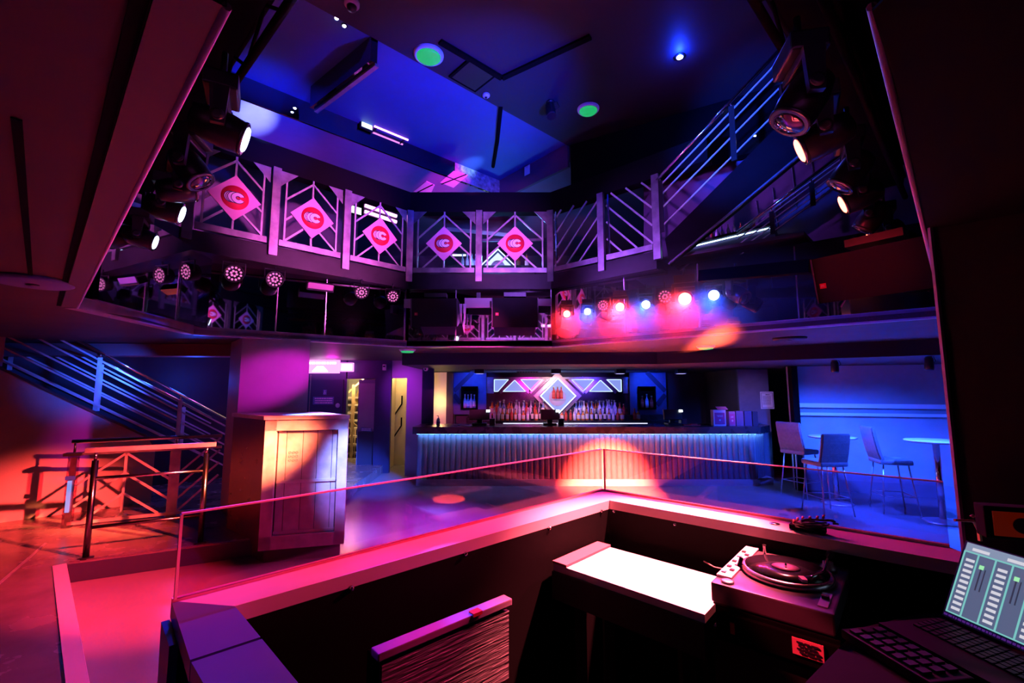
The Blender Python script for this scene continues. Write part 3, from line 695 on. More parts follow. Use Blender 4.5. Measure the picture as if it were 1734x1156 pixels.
struct(MB().box((5.13, 8.22, 1.1), (.11,.11,2.2)).build('pillar_slim', MATTBLK))
R0, R1 = Vector((5.10,8.32,0)), Vector((7.9,7.36,0))
rn = Vector((-(R1-R0).y, (R1-R0).x, 0)).normalized()
BLUEW = mat('alcove_paint', (.36,.37,.42), .6, noise=.1, nscale=2.5, bump=.08, bscale=50)
struct(MB().slab([R0, R1, R1+Vector((0,0,2.2)), R0+Vector((0,0,2.2))], rn*.1).build('wall_alcove', BLUEW))
struct(MB().slab([R1, R1+Vector((-.9,-3.2,0)), R1+Vector((-.9,-3.2,2.2)), R1+Vector((0,0,2.2))], (.1,0,0)).build('wall_alcove_end', BLUEW))
struct(MB().beam(R0+Vector((0,-.012,.10))-rn*.0, R1+Vector((0,-.012,.10)), .022, .20).build('baseboard_alcove', mat('skirting', (.30,.31,.36), .5)))
for nm, y0, y1, hh, lab in (('wall_rail', 685.5, 689, .075, 'wide chrome leaning rail along the blue alcove wall'), ('wall_rail', 700, 704, .05, 'thin chrome lower rail on the blue alcove wall')):
    a = on(1345, y0, R0, R1); b = on(1640, y1, R0, R1)
    t = thing(nm, lab, 'rail', a-rn*.07, yaw(a, b)); L = (b-a).length; dz = b.z-a.z
    MB().beam((0,0,0), (L,0,dz), .035, hh).build('bar', mat('pale_metal_rail', (.92,.90,.94), .35, .15), t)
    for f in (.06,.38,.70): MB().tube([(L*f,.0,dz*f),(L*f,.068,dz*f)], .012, 8).build('bracket', CHROME, t)
# ---------------- high tables and stools
def high_table(p, h, r, lab):
    t = thing('high_table', lab, 'table', (p[0], p[1], 0), 0)
    MB().lathe([(.0,h-.012),(r-.02,h-.03),(r,h-.018),(r,h-.006),(r-.012,h),(.0,h)], n=40).build('table_top', mat('table_laminate', (.50,.50,.55), .2), t)
    MB().tube([(0,0,.03),(0,0,h-.03)], .038, 18).build('column', CHROME, t)
    MB().lathe([(.22,0),(.22,.012),(.18,.022),(.05,.04),(.04,.05)], n=36).build('base', STEEL, t)
    return t
pT1 = at_z(1418, 852, 0); pT2 = at_z(1598, 884, 0)
hT1 = at_y(1418, 738, pT1.y).z; hT2 = at_y(1590, 745, pT2.y).z
high_table(pT1, hT1, .33, 'round high table behind the stool that shows its back')
high_table(pT2, hT2, .34, 'round high table with chrome column beside the black wall')
def stool(p, rz, lab, seat_h=.76, back=.42):
    t = thing('bar_stool', lab, 'stool', (p[0], p[1], 0), rz, 'grey upholstered bar stools')
    w, d = .42, .40
    mb = MB(); mb.box((0,0,seat_h-.035), (w,d,.075), bev=.026); mb.build('seat', FABRIC, t)
    mb = MB()
    pts = [(.0,d/2-.035,seat_h-.02),(.0,d/2+.0,seat_h+.10),(.0,d/2+.04,seat_h+back*.7),(.0,d/2+.055,seat_h+back)]
    prev = None
    vs = []
    for q in pts:
        row = []
        for (dx, dy) in ((-w/2,-.026),(w/2,-.026),(w/2,.026),(-w/2,.026)): row.append(mb.bm.verts.new((dx, q[1]+dy, q[2])))
        vs.append(row)
    for r0, r1 in zip(vs, vs[1:]):
        for k in range(4): mb.bm.faces.new((r0[k], r0[(k+1)%4], r1[(k+1)%4], r1[k]))
    mb.bm.faces.new(vs[0][::-1]); mb.bm.faces.new(vs[-1])
    bmesh.ops.bevel(mb.bm, geom=[e for e in mb.bm.edges], offset=.014, segments=2, affect='EDGES')
    mb.build('backrest', FABRIC, t)
    ft = []
    for sx in (-1, 1):
        for sy in (-1, 1):
            a = Vector((sx*(w/2-.05), sy*(d/2-.05), seat_h-.07)); b = Vector((sx*(w/2+.015), sy*(d/2+.02), .0)); ft.append((a, b))
            MB().tube([a, b], [.011,.008], 8).build('leg', STEEL, t)
    q = [lerp(a, b, .64) for a, b in ft]
    mb = MB()
    for i, j in ((0,1),(1,3),(3,2),(2,0)): mb.tube([q[i], q[j]], .006, 6)
    mb.build('footrest', STEEL, t)
    return t
def mid(*ps): return sum((Vector(p) for p in ps), Vector())/len(ps)
p2 = mid(at_z(1395,875,0), at_z(1455,878,0)); st2 = Vector((p2.x-.02, p2.y+.24, 0))
stool(st2, math.radians(184), 'grey bar stool showing its back, in front of the first high table', .75, .40)
st3 = mid(at_z(1482,856,0), at_z(1540,876,0), at_z(1562,866,0)); st3 = Vector((5.60,6.80,0))
stool(st3, math.radians(72), 'grey bar stool in side view between the two high tables', .76, .46)
st1 = mid(at_z(1348,840,0), at_z(1376,848,0)); st1 = Vector((st1.x+.10, st1.y+.20, 0))
stool(st1, math.radians(115), 'grey bar stool against the slim black post left of the first table', .77, .46)
# track spots in alcove
def small_spot(p, lab, aim, s=1., lit=None, up=None):
    t = thing('ceiling_spot', lab, 'light', p)
    MB().lathe([(.035*s,0),(.035*s,-.012*s),(.012*s,-.016*s)], n=16).build('mount_plate', DARKM, t)
    MB().tube([(0,0,-.01*s),(0,0,-.06*s)], .008*s, 8).build('stem', DARKM, t)
    a = Vector(aim).normalized(); c = Vector((0,0,-.085*s))
    hd = MB().lathe([(.03*s,-.075*s),(.042*s,-.06*s),(.045*s,.05*s),(.042*s,.075*s)], c, a, 18).build('head', DARKM, t)
    MB().lathe([(.0,.072*s),(.036*s,.074*s),(.038*s,.07*s)], c, a, 18).build('lens', lit or PLASTIC, hd)
    MB().tube([(.02*s,0,-.01*s),(.06*s,.0,.0),(.08*s,0,-.05*s),(.045*s,0,-.08*s)], .004*s, 6).build('cable', PLASTIC, t)
    return t
SP1 = Vector((at_y(1413,612,6.75).x, 6.75, ZC2)); SP2 = Vector((at_y(1572,604,6.0).x, 6.0, ZC2))
small_spot(SP1, 'small dark ceiling spot above the left high table', (.05,.1,-1), 1.15)
small_spot(SP2, 'small dark ceiling spot close to the black wall', (.0,.05,-1), 1.15)
# ================================================================= DJ BOOTH
ZD = 1.15
oL, oA, oR = at_z(290, 1017, ZD), at_z(1020, 830, ZD), at_z(1608, 926, ZD)
iA, iL, iN = at_z(1032, 847, ZD), at_z(398, 1026, ZD), at_z(505, 1156, ZD)
ul = (oL-oA).normalized(); ur = (oR-oA).normalized()
wing = (iN-iL).normalized()
oW = oL+wing*1.2; iW = iL+wing*1.2
iR = iA+ur*((oR-oA).length-.02)
booth = thing('dj_booth', 'black cornered booth with pale ledge top around the mixing desk', 'booth', oA)
def loc(p): return Vector(p)-oA
def ledge(name, pts, m, th=.045):
    return MB().slab([loc(p) for p in pts], (0,0,-th)).build(name, m, booth)
sL = lerp(oL, oA, .13); tL = lerp(iL, iA, .07)
ledge('ledge_top', [oL, oA, iA, iL], LEDGE)
ledge('ledge_top', [oA, oR, iR, iA], LEDGE)
wm = mat('dark_ledge', (.10,.10,.22), .28)
q0 = lerp(oL, oW, .0); 
cutA, cutB = at_z(322, 1117, ZD), at_z(441, 1078, ZD)
ledge('wing_top', [oL, iL, cutB, cutA], wm)
ledge('wing_top', [cutA+wing*.012, cutB+wing*.012, iW, oW], wm)
def face(name, a, b, z0, z1, m, th, n):
    return MB().slab([loc((a.x,a.y,z0)), loc((b.x,b.y,z0)), loc((b.x,b.y,z1)), loc((a.x,a.y,z1))], n*th).build(name, m, booth)
inn = (Vector((0,0,0))-Vector((oA.x,oA.y,0))).normalized()
nL = Vector((-ul.y, ul.x, 0)); nL = nL if nL.dot(inn) > 0 else -nL
nR = Vector((-ur.y, ur.x, 0)); nR = nR if nR.dot(inn) > 0 else -nR
nW = Vector((-wing.y, wing.x, 0)); nW = nW if nW.x > 0 else -nW
face('front_panel', oL+nL*.02, oA+nL*.02, 0, ZD-.05, BLACK, .03, nL); face('front_panel', oA+nR*.02, oR+nR*.02, 0, ZD-.05, BLACK, .03, nR)
sp = face('side_panel', oL+nW*.03, oW+nW*.03, 0, ZD-.05, mat('blue_side_panel', (.10,.11,.26), .35), .03, nW)
face('inner_panel', iL, iA, 0, ZD-.045, MATTBLK, .02, -nL); face('inner_panel', iA, iR, 0, ZD-.045, MATTBLK, .02, -nR)
face('inner_panel', iL, iW, 0, ZD-.045, MATTBLK, .02, -nW)
# coach bolts along the inner faces
for k, (px, py, n, a, b) in enumerate(((595,996,nL,iL,iA),(788,938,nL,iL,iA),(930,894,nL,iL,iA),(1018,865,nL,iL,iA),(1040,866,nR,iA,iR),(1143,888,nR,iA,iR))):
    p = on(px, py, a, b)
    MB().lathe([(.0,.010),(.007,.008),(.010,0)], loc(p), n, 12).build('bolt', CHROME, booth)
p = at_z(1312, 887, ZD); MB().lathe([(.022,0),(.02,.004),(.0,.005)], loc(p), (0,0,1), 16).build('ledge_button', CHROME, booth)
# hinge clamp under the left corner of the glass
MB().slab([loc(oL+Vector((.0,0,-.05))), loc(oL+nL*.17+Vector((0,0,-.05))), loc(oL+nL*.17+Vector((.0,0,-.32))), loc(oL+nL*.05+Vector((0,0,-.36)))], -ul*-.02).build('corner_gusset', sp.data.materials[0], booth)
MB().lathe([(.0,.012),(.009,.01),(.012,0)], loc(at_z(320,1133,.98)), -nW, 10).build('bolt', CHROME, booth)
MB().beam(loc(oL+nL*.01+Vector((0,0,.004))), loc(oA+Vector((0,0,.004))), .014, .012).build('glass_channel', mat('lit_edge_channel', (.95,.55,.5), .3), booth)  # orange of the lit edge put into the channel colour
MB().beam(loc(oA+Vector((0,0,.004))), loc(oR+Vector((0,0,.004))), .014, .012).build('glass_channel', MATS['lit_edge_channel'], booth)
# glass upstands
GH = .232
def upstand(a, b, lab, ends):
    t = thing('glass_screen', lab, 'glass', a+Vector((0,0,.0115)), yaw(a, b)); L = (b-a).length
    MB().box((L/2,0,GH/2), (L,.010,GH)).build('pane', GLASSB, t)
    edge = mat('acrylic_edge', (.90,.62,.66), .35)
    MB().box((L/2,0,GH+.002), (L,.011,.005)).build('polished_edge', edge, t)
    for e in ends: MB().box((L*e,0,GH/2), (.007,.012,GH)).build('polished_edge', edge, t)
    return t
gl0 = at_z(296, 1021, ZD)
upstand(gl0, oA, 'long tinted acrylic screen on the left side of the booth ledge', (0.0,))
upstand(oA+ur*.012, oR, 'tinted acrylic screen on the right side of the booth ledge', (0.004,))
# ---------------- desk inside the booth
ZT = .95
d0, d1, d2 = at_z(926, 950, ZT), at_z(1008, 915, ZT), at_z(1225, 1051, ZT)
ux = (d2-d0).normalized(); uy = (d1-d0).normalized()
desk = thing('mixing_desk', 'white topped mixing desk glowing pink under the red lamps', 'desk', d0)
d1 = lerp(d0, d1, .92); d0 = d0+ux*.04; d1 = d1+ux*.04; desk.location = d0; Wd = (d1-d0).length
def xline(p, d, q, e):                       # plan crossing of p + s d with q + t e
    k = d.x*e.y-d.y*e.x; t = ((q.x-p.x)*e.y-(q.y-p.y)*e.x)/k; return Vector((p.x+d.x*t, p.y+d.y*t, p.z))
ZTT = 1.055
k0, k1, k2 = at_z(1203, 984, ZTT), at_z(1413, 1040, ZTT), at_z(1300, 926, ZTT)
tx = (k1-k0).normalized(); ty = Vector((-tx.y, tx.x, 0)); ty = ty if ty.dot(k2-k0) > 0 else -ty
cl = k0-tx*.012
e0 = xline(d0, ux, cl, ty)-d0; e1 = xline(d1, ux, cl, ty)-d0; Ld = min(e0.length, e1.length)
mb = MB(); mb.slab([Vector(), Vector((e0.x,e0.y,0)), Vector((e1.x,e1.y,0)), uy*Wd], (0,0,-.03)); mb.build('desk_top', DESKW, desk)
mb = MB(); mb.slab([-ux*.005+Vector((0,0,.002)), ux*.075+Vector((0,0,.002)), ux*.075+uy*Wd+Vector((0,0,.002)), -ux*.005+uy*Wd+Vector((0,0,.002))], (0,0,.010)); mb.build('end_strip', mat('dusky_strip', (.38,.16,.20), .4), desk)
mb = MB(); mb.slab([Vector((0,0,-.03))-uy*.012, ux*Ld+Vector((0,0,-.03))-uy*.012, ux*Ld+Vector((0,0,-.15))-uy*.012, Vector((0,0,-.15))-uy*.012], uy*.02); mb.build('front_apron', BLACK, desk)
for f in (.08, Ld-.12):
    for g in (.06, Wd-.08):
        MB().box(ux*f+uy*g+Vector((.02,0,-.46)), (.05,.05,.86)).build('leg', BLACK, desk)
# dark shelf nearest the camera, carries the laptop
ZB2 = 1.0
sp0 = [at_z(*q, ZB2) for q in ((1452,1064),(1560,1038),(1630,1040),(1850,1130),(1800,1420),(1330,1190))]
sh = thing('gear_shelf', 'dark wooden gear shelf under the laptop at the lower right', 'shelf', Vector((sp0[0].x, sp0[0].y, ZB2)))
o0 = Vector(sh.location); DRW = mat('dark_red_wood', (.006,.003,.003), .8, spec=.06, noise=.2)
MB().slab([p-o0 for p in sp0], (0,0,-.03)).build('shelf_board', DRW, sh)
ctr = sum(sp0, Vector())/6
for k in (0, 2, 4, 5): q = lerp(sp0[k], ctr, .18)-o0; MB().box(q+Vector((0,0,-.515)), (.05,.05,.97)).build('leg', mat('dark_leg', (.06,.03,.03), .6), sh)
# ---------------- turntable on a flight case
Lx = (k1-k0).length; Ly = (k2-k0).length*.88
tt = thing('turntable', 'record turntable with tonearm on the desk under the red lamps', 'turntable', (k0.x, k0.y, ZTT-.075), yaw(k0, k1))
# local x = front edge, y = depth
MB().box((Lx/2, Ly/2, .040), (Lx, Ly, .068), bev=.006).build('plinth', mat('deck_metal', (.10,.08,.11), .34, .3, noise=.1), tt)
MB().box((Lx/2, Ly/2, .004), (Lx-.01, Ly-.01, .012)).build('rubber_base', PLASTIC, tt)
cpx, cpy = Lx*.53, Ly*.52; pr = min(Lx, Ly)*.40
pl = MB().lathe([(pr,.074),(pr+.004,.078),(pr+.004,.094),(pr-.006,.098),(.0,.098)], (cpx,cpy,0), n=48).build('platter', mat('platter_metal', (.5,.42,.5), .25, .9), tt)
rc = MB().lathe([(pr-.012,.0985),(pr-.010,.1005),(pr*.35,.1015),(.0,.1015)], (cpx,cpy,0), n=48).build('record', mat('vinyl', (.012,.012,.016), .18), pl)
MB().lathe([(pr*.32,.1018),(.0,.1022)], (cpx,cpy,0), n=32).build('record_label', mat('record_label', (.25,.10,.25), .4), rc)
MB().lathe([(.004,.10),(.004,.115),(.0,.117)], (cpx,cpy,0), n=10).build('spindle', CHROME, rc)
mb = MB(); mb.lathe([(.028,.074),(.028,.092),(.018,.098),(.018,.108),(.0,.11)], (Lx-.06,Ly-.08,0), n=20); mb.build('tonearm_base', STEELD, tt)
arm = MB().tube([(Lx-.06,Ly-.03,.118),(Lx-.06,Ly-.09,.118),(Lx-.055,Ly*.52,.116),(Lx-.075,Ly*.40,.113),(Lx-.10,Ly*.34,.108)], .005, 8).build('tonearm', CHROME, tt)
MB().box((Lx-.105,Ly*.32,.106), (.018,.035,.010), Matrix.Rotation(.5, 3, 'Z')).build('cartridge', mat('pale_cartridge', (.8,.55,.6), .35), arm)
MB().lathe([(.013,-.016),(.013,.016)], (Lx-.06,Ly-.015,.118), (0,1,0), 14).build('counterweight', DARKM, arm)
MB().box((Lx-.035, Ly*.20, .0755), (.028, Ly*.26, .004)).build('pitch_slot', mat('pitch_plate', (.6,.5,.58), .35, .6), tt)
MB().box((Lx-.035, Ly*.22, .081), (.022, .012, .012)).build('pitch_slider', PLASTIC, tt)
MB().lathe([(.022,.074),(.022,.080),(.018,.082),(.0,.082)], (.05,.035,0), n=18).build('start_button', STEELD, tt)
# control strip with keys down the left side
cs = MB().box((.028, Ly*.56, .078), (.052, Ly*.86, .012), bev=.003).build('control_strip', mat('pale_strip', (.85,.68,.8), .4), tt)
for k in range(9):
    MB().box((.028+.010*((k % 2)*2-1), .10+Ly*.072*k, .086), (.015, .016, .006)).build('key', PLASTIC if k % 3 else mat('grey_key', (.35,.3,.36), .4), cs)
MB().beam((.045,.20,.084), (.055,.205,.118), .012, .012).build('lever', MATTBLK, cs)
MB().lathe([(.006,.07),(.006,.11),(.008,.115)], (.085, Ly-.05, 0), n=10).build('target_lamp', CHROME, tt)
# tall flight case below
case = thing('flight_case', 'tall black flight case with red label under the turntable', 'case', (k0.x, k0.y, 0), yaw(k0, k1))
zc = ZTT-.075
MB().box((Lx/2, Ly/2, .45), (Lx, Ly-.01, .90), bev=.004).build('case_body', BLACK, case)
low = MB().box((Lx/2+.012, Ly/2, (zc+.86)/2), (Lx+.0, Ly-.005, zc-.86-.002), bev=.004).build('case_lid', MATTBLK, case)
MB().box((Lx/2+.03, -.010, zc-.055), (Lx-.02, .018, .085), bev=.004).build('front_flap', MATTBLK, case)
MB().box((Lx*.80, -.022, zc-.045), (.085, .004, .050)).build('red_label', mat('pink_sticker', (.9,.25,.32), .5), low)
greek(Lx*.80, -.026, zc-.045, .065, .04, 4, INK, 'lettering', low, 3, .012)
MB().box((.075, -.022, zc-.055), (.014, .006, .036)).build('latch', BADGE, low); MB().box((Lx*.90, -.022, zc-.115), (.016, .006, .028)).build('latch', BADGE, low)
# cables and headphones behind the turntable
def cable(name, lab, pts, r, m):
    t = tag(MB().tube(pts, r, 8).build(name, m), lab, 'cable'); return t
cable('thin_cable', 'thin red lit cable trailing over the desk to the turntable', [at_z(1110,914,.975), at_z(1150,916,.985), at_z(1200,922,.985), at_z(1240,930,.99), at_z(1285,938,1.0)], .0035, mat('pale_cable', (.6,.35,.32), .4))
cable('thin_cable', 'short red lit cable lying along the glowing desk edge', [at_z(1192,950,.956), at_z(1210,960,.957), at_z(1240,966,.957), at_z(1262,972,.957)], .003, MATS['pale_cable'])
rc2 = random.Random(4)
t = thing('cable_tangle', 'tangle of black cables and plugs on the ledge behind the turntable', 'cables', at_z(1368, 898, ZD+.004))
for k in range(6):
    pts = []; a0 = rc2.random()*6
    for i in range(9): q = a0+i*.6; pts.append(Vector((math.cos(q)*(.05+.008*k)*(.8+.3*rc2.random()), math.sin(q)*.035, .012+.006*k+.008*rc2.random()))+ux*.008*k)
    MB().tube(pts, .004, 6).build('cable', PLASTIC, t)
for k in range(6):
    MB().tube([(-.06+.024*k,.015*math.sin(k),.03+.005*k),(-.05+.024*k,.015*math.sin(k)+.01,.043+.004*k)], .005, 8).build('plug', mat('red_plug', (.55,.08,.12), .35), t)
MB().box((.0,.0,.010), (.13,.05,.018), Matrix.Rotation(-.72, 3, 'Z')).build('junction_box', MATTBLK, t)
# ---------------- laptop
ZLP = 1.045
LB = at_z(1602, 1034, ZLP)
lap = thing('laptop', 'open laptop with a glowing lighting control screen at the right edge', 'laptop', LB, 0)
# screen plane fitted through its visible corners: bottom-left, bottom edge, top-left
c0 = LB; bdir = (at_z(1734, 1092, ZLP)-LB).normalized(); LW = .33
side = Vector((bdir.y, -bdir.x, 0)); side = side if side.y < 0 else -side           # towards the user
best = None
for k in range(60, 131):
    an = math.radians(k); u = -side*-math.cos(an)*-1+Vector((0,0,math.sin(an)))
    p = c0+u*.235; d = p-Vector((0,0,EYE)); yc = d.y*CP+d.z*SP; pxx = 867+FPX*d.x/yc; pyy = 578-FPX*(-d.y*SP+d.z*CP)/yc
    e = (pxx-1636)**2+(pyy-921)**2
    if best is None or e < best[0]: best = (e, u)
su = best[1].normalized(); sn = bdir.cross(su).normalized()
if sn.dot(side) < 0: sn = -sn
def sq(u0, u1, v0, v1, lift): return [bdir*u0*LW+su*v0*.235+sn*lift, bdir*u1*LW+su*v0*.235+sn*lift, bdir*u1*LW+su*v1*.235+sn*lift, bdir*u0*LW+su*v1*.235+sn*lift]
lid = MB().slab(sq(-.025,1.025,-.07,1.02,-.001), -sn*.012).build('screen_lid', mat('navy_plastic', (.03,.05,.22), .35), lap)
sc = MB().slab(sq(0,1,0,1,.0005), -sn*.001).build('display', E_SCREEN, lid)
mb = MB(); mb.slab(sq(0,1,.88,1,.001), -sn*.0006); mb.build('menu_bar', E_SCRTOP, sc)
mb = MB()
for u0 in (.06,.34,.56,.78): mb.slab(sq(u0,u0+.14,.905,.945,.0016), -sn*.0006)
for j, u0 in enumerate((.02,.28,.55,.82)):
    for i in range(10): mb.slab(sq(u0+.012,u0+.085,.06+.076*i,.098+.076*i,.0016), -sn*.0006)
mb.build('button_pattern', E_SCRBTN, sc)
mb = MB()
for u0 in (-.004,.115,.255,.385,.525,.655,.79,.93): mb.slab(sq(u0,u0+.014,.0,.88,.0012), -sn*.0006)
mb.slab(sq(0,1,.865,.885,.0012), -sn*.0006); mb.slab(sq(0,1,0,.018,.0012), -sn*.0006); mb.build('divider_pattern', E_SCRTEA, sc)
mb = MB()
for u0 in (.165,.435,.705): mb.slab(sq(u0,u0+.012,.40,.74,.0012), -sn*.0006); mb.slab(sq(u0+.035,u0+.045,.40,.70,.0012), -sn*.0006)
mb.build('groove_pattern', E_SCRDRK, sc)
mb = MB()
for u0 in (.152,.422,.692): mb.slab(sq(u0,u0+.038,.69,.745,.0017), -sn*.0006)
mb.build('slider_pattern', E_SCRGRN, sc)
mb = MB(); rr = random.Random(2); u0 = -.01
while u0 < .95: l = .012+.02*rr.random(); mb.slab(sq(u0,u0+l,-.050,-.022,.001), -sn*.0006); u0 += l+.008
mb.build('hinge_lettering', E_SCRPUR, lid)
dk = side*.24
base = MB().slab([-bdir*.012-su*.0+Vector((0,0,-.024))+side*.01, bdir*LW*1.03+Vector((0,0,-.024))+side*.01, bdir*LW*1.03+Vector((0,0,-.024))+dk, -bdir*.012+Vector((0,0,-.024))+dk], (0,0,-.019)).build('keyboard_deck', mat('deck_plastic', (.006,.004,.012), .6, spec=.08), lap)
kb = MB()
for r in range(6):
    for c in range(15):
        p = bdir*(.008+.0236*c+.004*r)+side*(.035+.021*r)+Vector((0,0,-.0215)); M = Matrix((bdir, side, Vector((0,0,1)))).transposed()
        kb.box(p, (.018,.016,.005), M)
kb.build('keyboard', mat('key_plastic', (.012,.009,.03), .5, spec=.15), lap)
# separate dark keyboard / controller left of the laptop
kc = thing('button_controller', 'dark button controller with rows of keys left of the laptop', 'controller', at_z(1500, 1068, 1.026), yaw(Vector(), bdir))
MB().box((.10,-.06,-.012), (.26,.13,.026), bev=.004).build('housing', mat('controller_plastic', (.006,.004,.01), .6, spec=.08), kc)
mb = MB(); [mb.box((.0+.032*i,-.02-.04*j,.003), (.020,.028,.010)) for i in range(7) for j in range(3)]; mb.build('key_rows', mat('key_plastic', (.012,.009,.03), .5, spec=.15), kc)
# amber faced amplifier gauge at far right
ga = thing('amber_meter', 'small amber glowing meter box above the laptop at the right edge', 'meter', at_y(1722, 890, 1.36))
MB().box((.03,.04,0), (.15,.05,.095), Matrix.Rotation(-.35, 3, 'Z'), bev=.004).build('housing', MATTBLK, ga)
fm = Matrix.Rotation(-.35, 3, 'Z')
MB().box(fm @ Vector((.0,.0,0))+Vector((.012,.008,0)), (.11,.004,.070), fm).build('meter_face', E_AMBER, ga)
MB().lathe([(.0,0),(.022,0),(.022,.003)], Vector((.016,-.001,0)), fm @ Vector((0,-1,0)), 24).build('dial', mat('dial_brown', (.05,.015,.02), .4), ga)
# wall hook with tiny red lights by the black wall
t = thing('wall_bracket', 'tiny metal bracket with red glints on the black wall edge', 'bracket', at_y(1648, 880, 1.50))
MB().tube([(-.06,.0,0),(.0,0,-.004),(.012,0,-.03)], .004, 8).build('arm', mat('red_plug', (.5,.1,.12), .4), t); MB().lathe([(.0,-.006),(.008,0),(.0,.006)], (.0,0,.012), n=10).build('knob', MATS['red_plug'], t)
MB().box((.015,0,-.045), (.008,.008,.04)).build('pin', mat('brass', (.6,.4,.25), .35, .9), t)
# black wall closing the booth on the right
bw0 = at_z(1572, 330, ZLb)
BW0 = Vector((1.692, 1.755, 0)); BWd = Vector((.72,-.70,0)).normalized()
struct(MB().slab([BW0, BW0+BWd*1.9, BW0+BWd*1.9+Vector((0,0,4.6)), BW0+Vector((0,0,4.6))], Vector((.7,.72,0))*.10).build('wall_booth_right', mat('black_drape_paint', (.006,.006,.008), .8)))
struct(MB().beam(BW0+Vector((-.004,-.004,1.1)), BW0+Vector((-.004,-.004,2.5)), .012, .012, (0,1,0)).build('trim_18', mat('ledge_paint', (.42,.36,.44), .38)))
# ---------------- record crate / amplifier face in the booth floor
r0, r1 = at_z(640, 1106, .95), at_z(862, 1014, .95)
rk = thing('equipment_rack', 'low black rack with a scratched metal face and violet top lip inside the booth', 'rack', r0, yaw(r0, r1))
RL = (r1-r0).length
SCR = bpy.data.materials.new('scratched_metal'); SCR.use_nodes = True; nt = SCR.node_tree; b = nt.nodes['Principled BSDF']
b.inputs['Metallic'].default_value = .8; b.inputs['Roughness'].default_value = .42; b.inputs['Base Color'].default_value = (.5,.48,.55,1)
tc = nt.nodes.new('ShaderNodeTexCoord'); mp = nt.nodes.new('ShaderNodeMapping'); mp.inputs['Scale'].default_value = (7,1,110)
n1 = nt.nodes.new('ShaderNodeTexNoise'); n1.inputs['Scale'].default_value = 1.; n1.inputs['Detail'].default_value = 3
nt.links.new(tc.outputs['Object'], mp.inputs[0]); nt.links.new(mp.outputs[0], n1.inputs['Vector'])
bp = nt.nodes.new('ShaderNodeBump'); bp.inputs['Strength'].default_value = .9; bp.inputs['Distance'].default_value = .01
nt.links.new(n1.outputs['Fac'], bp.inputs['Height']); nt.links.new(bp.outputs['Normal'], b.inputs['Normal'])
MB().box((RL/2,.045,-.47), (RL,.065,.90), bev=.006).build('rack_body', MATTBLK, rk)
MB().box((RL/2,.0,-.155), (RL-.02,.02,.24)).build('face_plate', SCR, rk)
MB().box((RL/2,.012,-.008), (RL+.01,.05,.026), bev=.004).build('top_lip', mat('violet_lip', (.42,.30,.50), .4), rk)
MB().box((RL*.69,-.006,.005), (.04,.03,.012)).build('red_tape', mat('red_tape', (.75,.05,.05), .5), rk)
struct(MB().prism([(oW.x+.02,oW.y-.6),(oL.x+.05,oL.y+.0),(oA.x,oA.y-.06),(oR.x,oR.y-.02),(1.9,.2),(1.2,-1.0),(-.3,-1.2)], 0.002, .02).build('floor_booth', MATTBLK))
# ================================================================= UPPER LEVEL
UL = (U0[0]-.02, U0[1])
ULL = (-4.15, 3.4)
FASC = [ULL, UL, A, B, UR]
SLABM = mat('gallery_edge_paint', (.014,.013,.018), .4, spec=.25, noise=.3, nscale=5)
def back_of(a, b, dist):
    d = (v2(b)-v2(a)).normalized(); n = Vector((-d.y, d.x)); n = n if n.y > 0 or (abs(n.y) < 1e-6 and n.x < 0) else -n
    return n*dist
# gallery floor (one slab, outline behind the facade)
struct(MB().prism([(-8.2,3.4), ULL, UL, A, B, UR, (3.0,6.6), (9.2,8.0), (9.2,12.4), (-8.2,12.4)], ZS0, ZS-.06).build('floor_gallery', SLABM))
def run(name, pts, z0, z1, m, th, kind='structure', off=0.):
    mb = MB()
    for a, b in zip(pts, pts[1:]):
        n = back_of(a, b, 1.); a3, b3 = Vector((*a, 0)), Vector((*b, 0)); n3 = Vector((n.x, n.y, 0))
        mb.slab([a3+n3*off+Vector((0,0,z0)), b3+n3*off+Vector((0,0,z0)), b3+n3*off+Vector((0,0,z1)), a3+n3*off+Vector((0,0,z1))], n3*th)
    return struct(mb.build(name, m))
run('beam_gallery_edge', [ULL, UL, A, B, UR], ZS0-.02, ZS-.01, SLABM, .10, off=-.02)
run('beam_gallery_header', [ULL, UL, A, B, (2.35, 5.12)], ZH0, ZH, mat('header_paint', (.003,.003,.005), .7, spec=.05), .16)
# mirrored band between the ledge and the gallery
run('wall_mirror_band', [D, Cc, A, B, Hr], ZL-.02, ZS0+.02, MIRROR, .04, off=.10)
mb = MB()
for (a, b, fs) in ((Cc, A, (0.0,.33,.56,1.0)), (A, B, (.33,1.0)), (B, Hr, (.27,.5,.74))):
    n = back_of(a, b, 1.)
    for f in fs:
        p = lerp((*a,0), (*b,0), f)+Vector((n.x,n.y,0))*.085; mb.beam(p+Vector((0,0,ZL)), p+Vector((0,0,ZS0)), .012, .014, (n.x,n.y,0))
struct(mb.build('trim_19', mat('seam_metal', (.75,.65,.78), .25, .9)))
